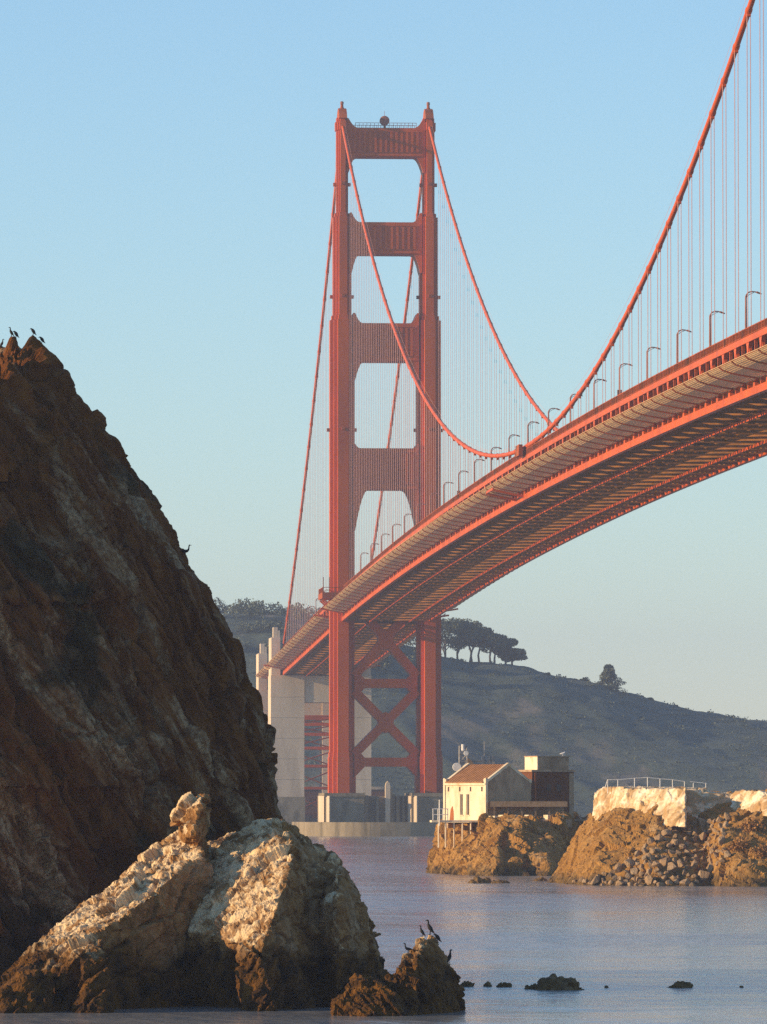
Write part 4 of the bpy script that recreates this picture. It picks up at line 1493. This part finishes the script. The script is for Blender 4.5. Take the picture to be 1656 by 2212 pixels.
# ================================================================== TREES ON THE BLUFF
def cypress(u, vbase, D, hpx, wpx, seed, label, crown_lo=.45, grp='cypress grove on the bluff', lean=0.0):
    s = FPX / D
    p = pt(u, vbase, D)
    z0_ = min(p.z, gz(p.x, p.y) + .5)
    H, Wd = hpx / s, wpx / s
    rnd = random.Random(seed)
    t = tag(empty('cypress_tree', (p.x, p.y, z0_)), label, 'tree', grp)
    mb = MB()
    top = Vector((lean * H * .3, 0, H * .8))
    bend = rnd.uniform(-.06, .06) * H
    mb.tube([(0, 0, -1.5), (lean * H * .08 + bend, 0, H * .3), (lean * H * .18 - bend * .3, 0, H * .58), top], [.6, .42, .3, .12], 7)
    tips = []
    for k in range(7):
        a = rnd.uniform(0, 6.3)
        zz = H * rnd.uniform(crown_lo, .75)
        e = Vector((math.cos(a) * Wd * rnd.uniform(.25, .45) + lean * H * .25, math.sin(a) * Wd * .35, H * rnd.uniform(max(crown_lo + .05, .42), .92)))
        mb.tube([(lean * H * .12, 0, zz * .8), (e.x * .5, e.y * .5, (zz + e.z) / 2), e], [.22, .16, .06], 5)
        tips.append(e)
    mb.build('trunk', M['bark'], t)
    mb = MB()
    for e in tips:
        leaf_cloud(mb, e, (Wd * .3, Wd * .3, H * .14), 260, .5, rnd)
    for k in range(6):
        e = Vector((rnd.uniform(-.32, .32) * Wd + lean * H * .25, rnd.uniform(-.3, .3) * Wd, H * rnd.uniform(.78, .93)))
        leaf_cloud(mb, e, (Wd * .3, Wd * .3, H * .12), 240, .5, rnd)
    mb.build('crown', M['leaf'], t)
    return t
GR = [(960, 1440, 108, 70, .25), (988, 1440, 102, 66, .3), (1012, 1441, 96, 56, .42), (1021, 1440, 84, 46, .5), (1036, 1441, 86, 54, .5), (1060, 1441, 76, 48, .55), (1067, 1442, 70, 50, .45),
      (1090, 1443, 62, 46, .4), (1106, 1444, 44, 44, .3)]
nm = ['dark cypress against the bridge tower leg, leftmost of the grove', 'tall cypress second from the tower leg in the grove', 'cypress third from the tower leg in the bluff grove',
      'bare-trunked cypress fourth from the tower leg in the grove', 'bare-trunked cypress in the middle of the bluff grove', 'bare-trunked cypress sixth from the tower leg in the grove',
      'cypress third from the outer end of the grove', 'cypress second from the outer end of the grove', 'smallest leaning cypress at the outer end of the grove']
for k, (u, v, h, wd, lo_) in enumerate(GR):
    cypress(u, v, 2645 + (k % 3) * 9, h, wd, 300 + k, nm[k], lo_, lean=.25 if k > 5 else .05)
def conifer(u, vbase, D, hpx, wpx, seed, label):
    s = FPX / D
    p = pt(u, vbase, D)
    rnd = random.Random(seed)
    H, Wd = hpx / s, wpx / s
    t = tag(empty('conifer_tree', p), label, 'tree')
    mb = MB(); mb.tube([(0, 0, -2), (0, 0, H * .5), (0, 0, H * .95)], [.5, .3, .06], 7)
    for k in range(16):
        a = rnd.uniform(0, 6.3); zz = H * rnd.uniform(.08, .85); r = Wd * .5 * (1 - zz / H) ** .7
        mb.tube([(0, 0, zz), (math.cos(a) * r, math.sin(a) * r, zz - .1)], [.14, .04], 4)
    mb.build('trunk', M['bark'], t)
    mb = MB()
    for k in range(60):
        a = rnd.uniform(0, 6.3); f = rnd.uniform(.03, .95) ** 1.25; zz = H * f
        r = Wd * .5 * (1 - f) ** .75 * rnd.uniform(.3, .92)
        c_ = (1 - f) * .85 + .18
        leaf_cloud(mb, (math.cos(a) * r, math.sin(a) * r, zz), (Wd * .2 * c_, Wd * .2 * c_, H * .08), 100, .38, rnd)
    mb.build('crown', M['leaf'], t)
conifer(1314, 1502, 2640, 68, 88, 401, 'lone cone-shaped conifer on the bluff skyline')

def bush(u, v, D, rpx, seed, label):
    s = FPX / D
    p = pt(u, v, D)
    r = rpx / s
    rnd = random.Random(seed)
    o = tag(empty('bush', (p.x, p.y, p.z - r * .3)), label, 'bush', 'bushes on the bluff skyline')
    mb = MB()
    for k in range(6):
        leaf_cloud(mb, (rnd.uniform(-.6, .6) * r, rnd.uniform(-.3, .3) * r, rnd.uniform(0, .4) * r), (r * .6, r * .5, r * .45), 90, .33, rnd)
    mb.build('foliage', M['leaf'], o)
    mb = MB()
    for k in range(3):
        mb.tube([(0, 0, -1), (rnd.uniform(-.4, .4) * r, 0, .4 * r)], [.15, .05], 5)
    mb.build('stem', M['bark'], o)
bush(1042, 1438, 2640, 15, 501, 'round bush under the middle of the cypress grove')
bush(985, 1432, 2640, 22, 502, 'dense bush under the grove beside the tower leg')
bush(1262, 1468, 2642, 11, 503, 'small bush on the skyline just before the lone conifer')
bush(1385, 1506, 2642, 9, 504, 'small bush on the skyline just past the lone conifer')
bush(1404, 1510, 2642, 8, 505, 'second small bush on the skyline past the lone conifer')
bush(1180, 1456, 2642, 9, 506, 'low bush on the skyline halfway from grove to conifer')

# far wood on the hill behind the bridge
rnd = random.Random(77)
mb = MB()
for k in range(150):
    x = rnd.uniform(-60, 62)
    yq = rnd.choice((690, 705, 720, 735, 750, 640, 665))
    z0_ = gz(x, yq)
    H = rnd.uniform(4, 8.5) if yq > 680 else rnd.uniform(3, 6)
    if x > 25:
        H += 4
    leaf_cloud(mb, (x, yq, z0_ + H * .55), (rnd.uniform(3, 5.5), 4, H * .5), 150, .55, rnd)
tag(mb.build('forest', M['leaf']), 'dense wood covering the hilltop behind the bridge', 'forest', kind='stuff')
# scrub cover over the bluff slope
mb = MB()
for k in range(800):
    x = rnd.uniform(-40, 235)
    yq = rnd.uniform(500, 706)
    z0_ = gz(x, yq)
    r = rnd.uniform(.6, 1.7)
    leaf_cloud(mb, (x, yq, z0_ + r * .2), (r * 1.4, r * 1.2, r * .7), 16, .42, rnd)
tag(mb.build('scrub', M['scrub']), 'low scrub covering the slope of the bluff', 'scrub', kind='stuff')

# ================================================================== BIRDS
def bird_mesh(kind, mat):
    mb = MB()
    if kind == 'upright':     # standing tall, long neck
        sp_ = [(-.24, 0, .02), (-.17, 0, .10), (-.10, 0, .18), (-.03, 0, .28), (.03, 0, .38), (.06, 0, .46), (.07, 0, .53), (.065, 0, .60), (.09, 0, .65), (.13, 0, .66), (.17, 0, .655), (.23, 0, .645)]
        rd = [(.025, .012), (.05, .03), (.085, .07), (.105, .10), (.09, .085), (.055, .055), (.04, .04), (.036, .036), (.042, .042), (.036, .034), (.016, .014), (.006, .006)]
    elif kind == 'hunched':
        sp_ = [(-.26, 0, .02), (-.18, 0, .08), (-.11, 0, .17), (-.04, 0, .27), (.03, 0, .36), (.08, 0, .42), (.12, 0, .45), (.16, 0, .45), (.20, 0, .43), (.26, 0, .40)]
        rd = [(.025, .012), (.06, .035), (.10, .08), (.12, .115), (.10, .10), (.065, .065), (.05, .05), (.04, .038), (.016, .014), (.006, .006)]
    else:                     # horizontal body, raised neck
        sp_ = [(-.38, 0, .20), (-.28, 0, .21), (-.18, 0, .22), (-.06, 0, .23), (.05, 0, .25), (.12, 0, .31), (.15, 0, .40), (.155, 0, .50), (.17, 0, .56), (.21, 0, .575), (.25, 0, .57), (.31, 0, .56)]
        rd = [(.03, .012), (.055, .03), (.09, .07), (.105, .095), (.09, .085), (.055, .055), (.038, .038), (.034, .034), (.042, .040), (.034, .032), (.016, .014), (.006, .006)]
    mb.tube(sp_, [(a, b) for a, b in rd], 10)
    me = mb.mesh('cormorant', mat, True)
    return me
def feet_mesh(mat, x=-.02, z=.16):
    mb = MB()
    for s in (-.045, .045):
        mb.tube([(x, s, z), (x + .01, s, .02), (x + .02, s, -.06)], .014, 5)
        mb.box(x, x + .09, s - .03, s + .03, -.012, .006)
    return mb.mesh('foot', mat)
BM = {k: bird_mesh(k, M['bird']) for k in ('upright', 'hunched', 'level')}
BMB = {k: bird_mesh(k, M['bird_brown']) for k in ('upright', 'hunched', 'level')}
FT = {'upright': feet_mesh(M['bird']), 'hunched': feet_mesh(M['bird']), 'level': feet_mesh(M['bird'], -.05, .2)}
def bird(bvh, u, v, D, kind, rotz, scale, label, brown=False, crest=True):
    p = pt(u, v, D)
    best = None
    for dD in (np.arange(-12, 14, .12) if crest else np.arange(-7, 8, .12)):
        q_ = pt(u, v, D + dD)
        z = drop(bvh, q_.x, q_.y)
        if z is None:
            continue
        sc = -(z - CZ) / (q_.y - CY) if crest else abs(z - q_.z) + abs(dD) * .004
        if best is None or sc < best[0]:
            best = (sc, Vector((q_.x, q_.y, z)))
    loc = best[1] if best else p
    o = tag(place('cormorant', (BMB if brown else BM)[kind], None, loc, (0, 0, rotz), (scale,) * 3), label, 'bird', 'cormorants on the rocks')
    place('feet', FT[kind], o)
    return o
bird(bvhS, 4, 742, 335, 'upright', R(20), .75, 'pale-necked cormorant leaning at the left frame edge on the stack summit', True)
bird(bvhS, 24, 755, 335, 'upright', R(160), .8, 'cormorant with stretched neck on the stack summit')
bird(bvhS, 34, 757, 335, 'hunched', R(200), .8, 'hunched cormorant beside the stretched one on the stack summit')
bird(bvhS, 71, 768, 337, 'hunched', R(195), .8, 'hunched cormorant with head turned on the summit shoulder')
bird(bvhS, 90, 782, 338, 'hunched', R(180), .8, 'cormorant perched apart on the sloping edge below the summit')
bird(bvhS, 402, 1209, 332, 'level', R(10), 1.0, 'lone cormorant halfway down the stack flank against the sky')
bird(bvhP, 911, 2036, 299, 'upright', R(170), .8, 'slim cormorant at the back of the pinnacle top')
bird(bvhP, 928, 2036, 299.5, 'upright', R(165), 1.05, 'tallest cormorant standing on the pinnacle top')
bird(bvhP, 944, 2045, 299.5, 'hunched', R(170), .85, 'hunched cormorant just right of the tallest on the pinnacle')
bird(bvhP, 970, 2090, 300, 'upright', R(40), 1.05, 'cormorant standing alone on the right slope of the pinnacle')
bird(bvhP, 880, 2067, 298, 'level', R(200), .8, 'crouching cormorant on the left shoulder of the pinnacle')
bird(bvhP, 876, 2090, 296.5, 'hunched', R(250), .85, 'dark cormorant against the sunlit left face of the pinnacle', crest=False)
# gull on the tank
gm = MB()
gm.tube([(-.3, 0, .2), (-.18, 0, .22), (-.05, 0, .24), (.08, 0, .27), (.15, 0, .34), (.19, 0, .38), (.25, 0, .37), (.31, 0, .36)], [(.03, .02), (.07, .06), (.1, .09), (.09, .09), (.06, .06), (.06, .06), (.03, .03), (.008, .008)], 10)
gp = tk.matrix_world
gl = Matrix.Translation(tk.location) @ Euler((0, 0, BR)).to_matrix().to_4x4() @ Vector((4.5, .6, 2.0))
gu = tag(gm.build('gull', M['gull'], None, True, gl), 'white gull standing on the tank lid', 'bird')
gu.scale = (1.5,) * 3
place('feet', feet_mesh(M['gull']), gu)

# ================================================================== HAZE
hz = MB()
hz.box(-7400, 7400, -3000, 7300, -4.5, 262)
m = bpy.data.materials.new('haze')
m.use_nodes = True
nt = m.node_tree
nt.nodes.remove(nt.nodes["Principled BSDF"])
pv = nt.nodes.new("ShaderNodeVolumePrincipled")
pv.inputs["Color"].default_value = (.60, .71, .97, 1)
pv.inputs["Density"].default_value = HAZE_DENSITY
pv.inputs["Anisotropy"].default_value = 0.0
nt.links.new(pv.outputs[0], nt.nodes["Material Output"].inputs["Volume"])
tag(hz.build('haze', m), 'thin pale sea haze over the strait', 'haze', kind='stuff')
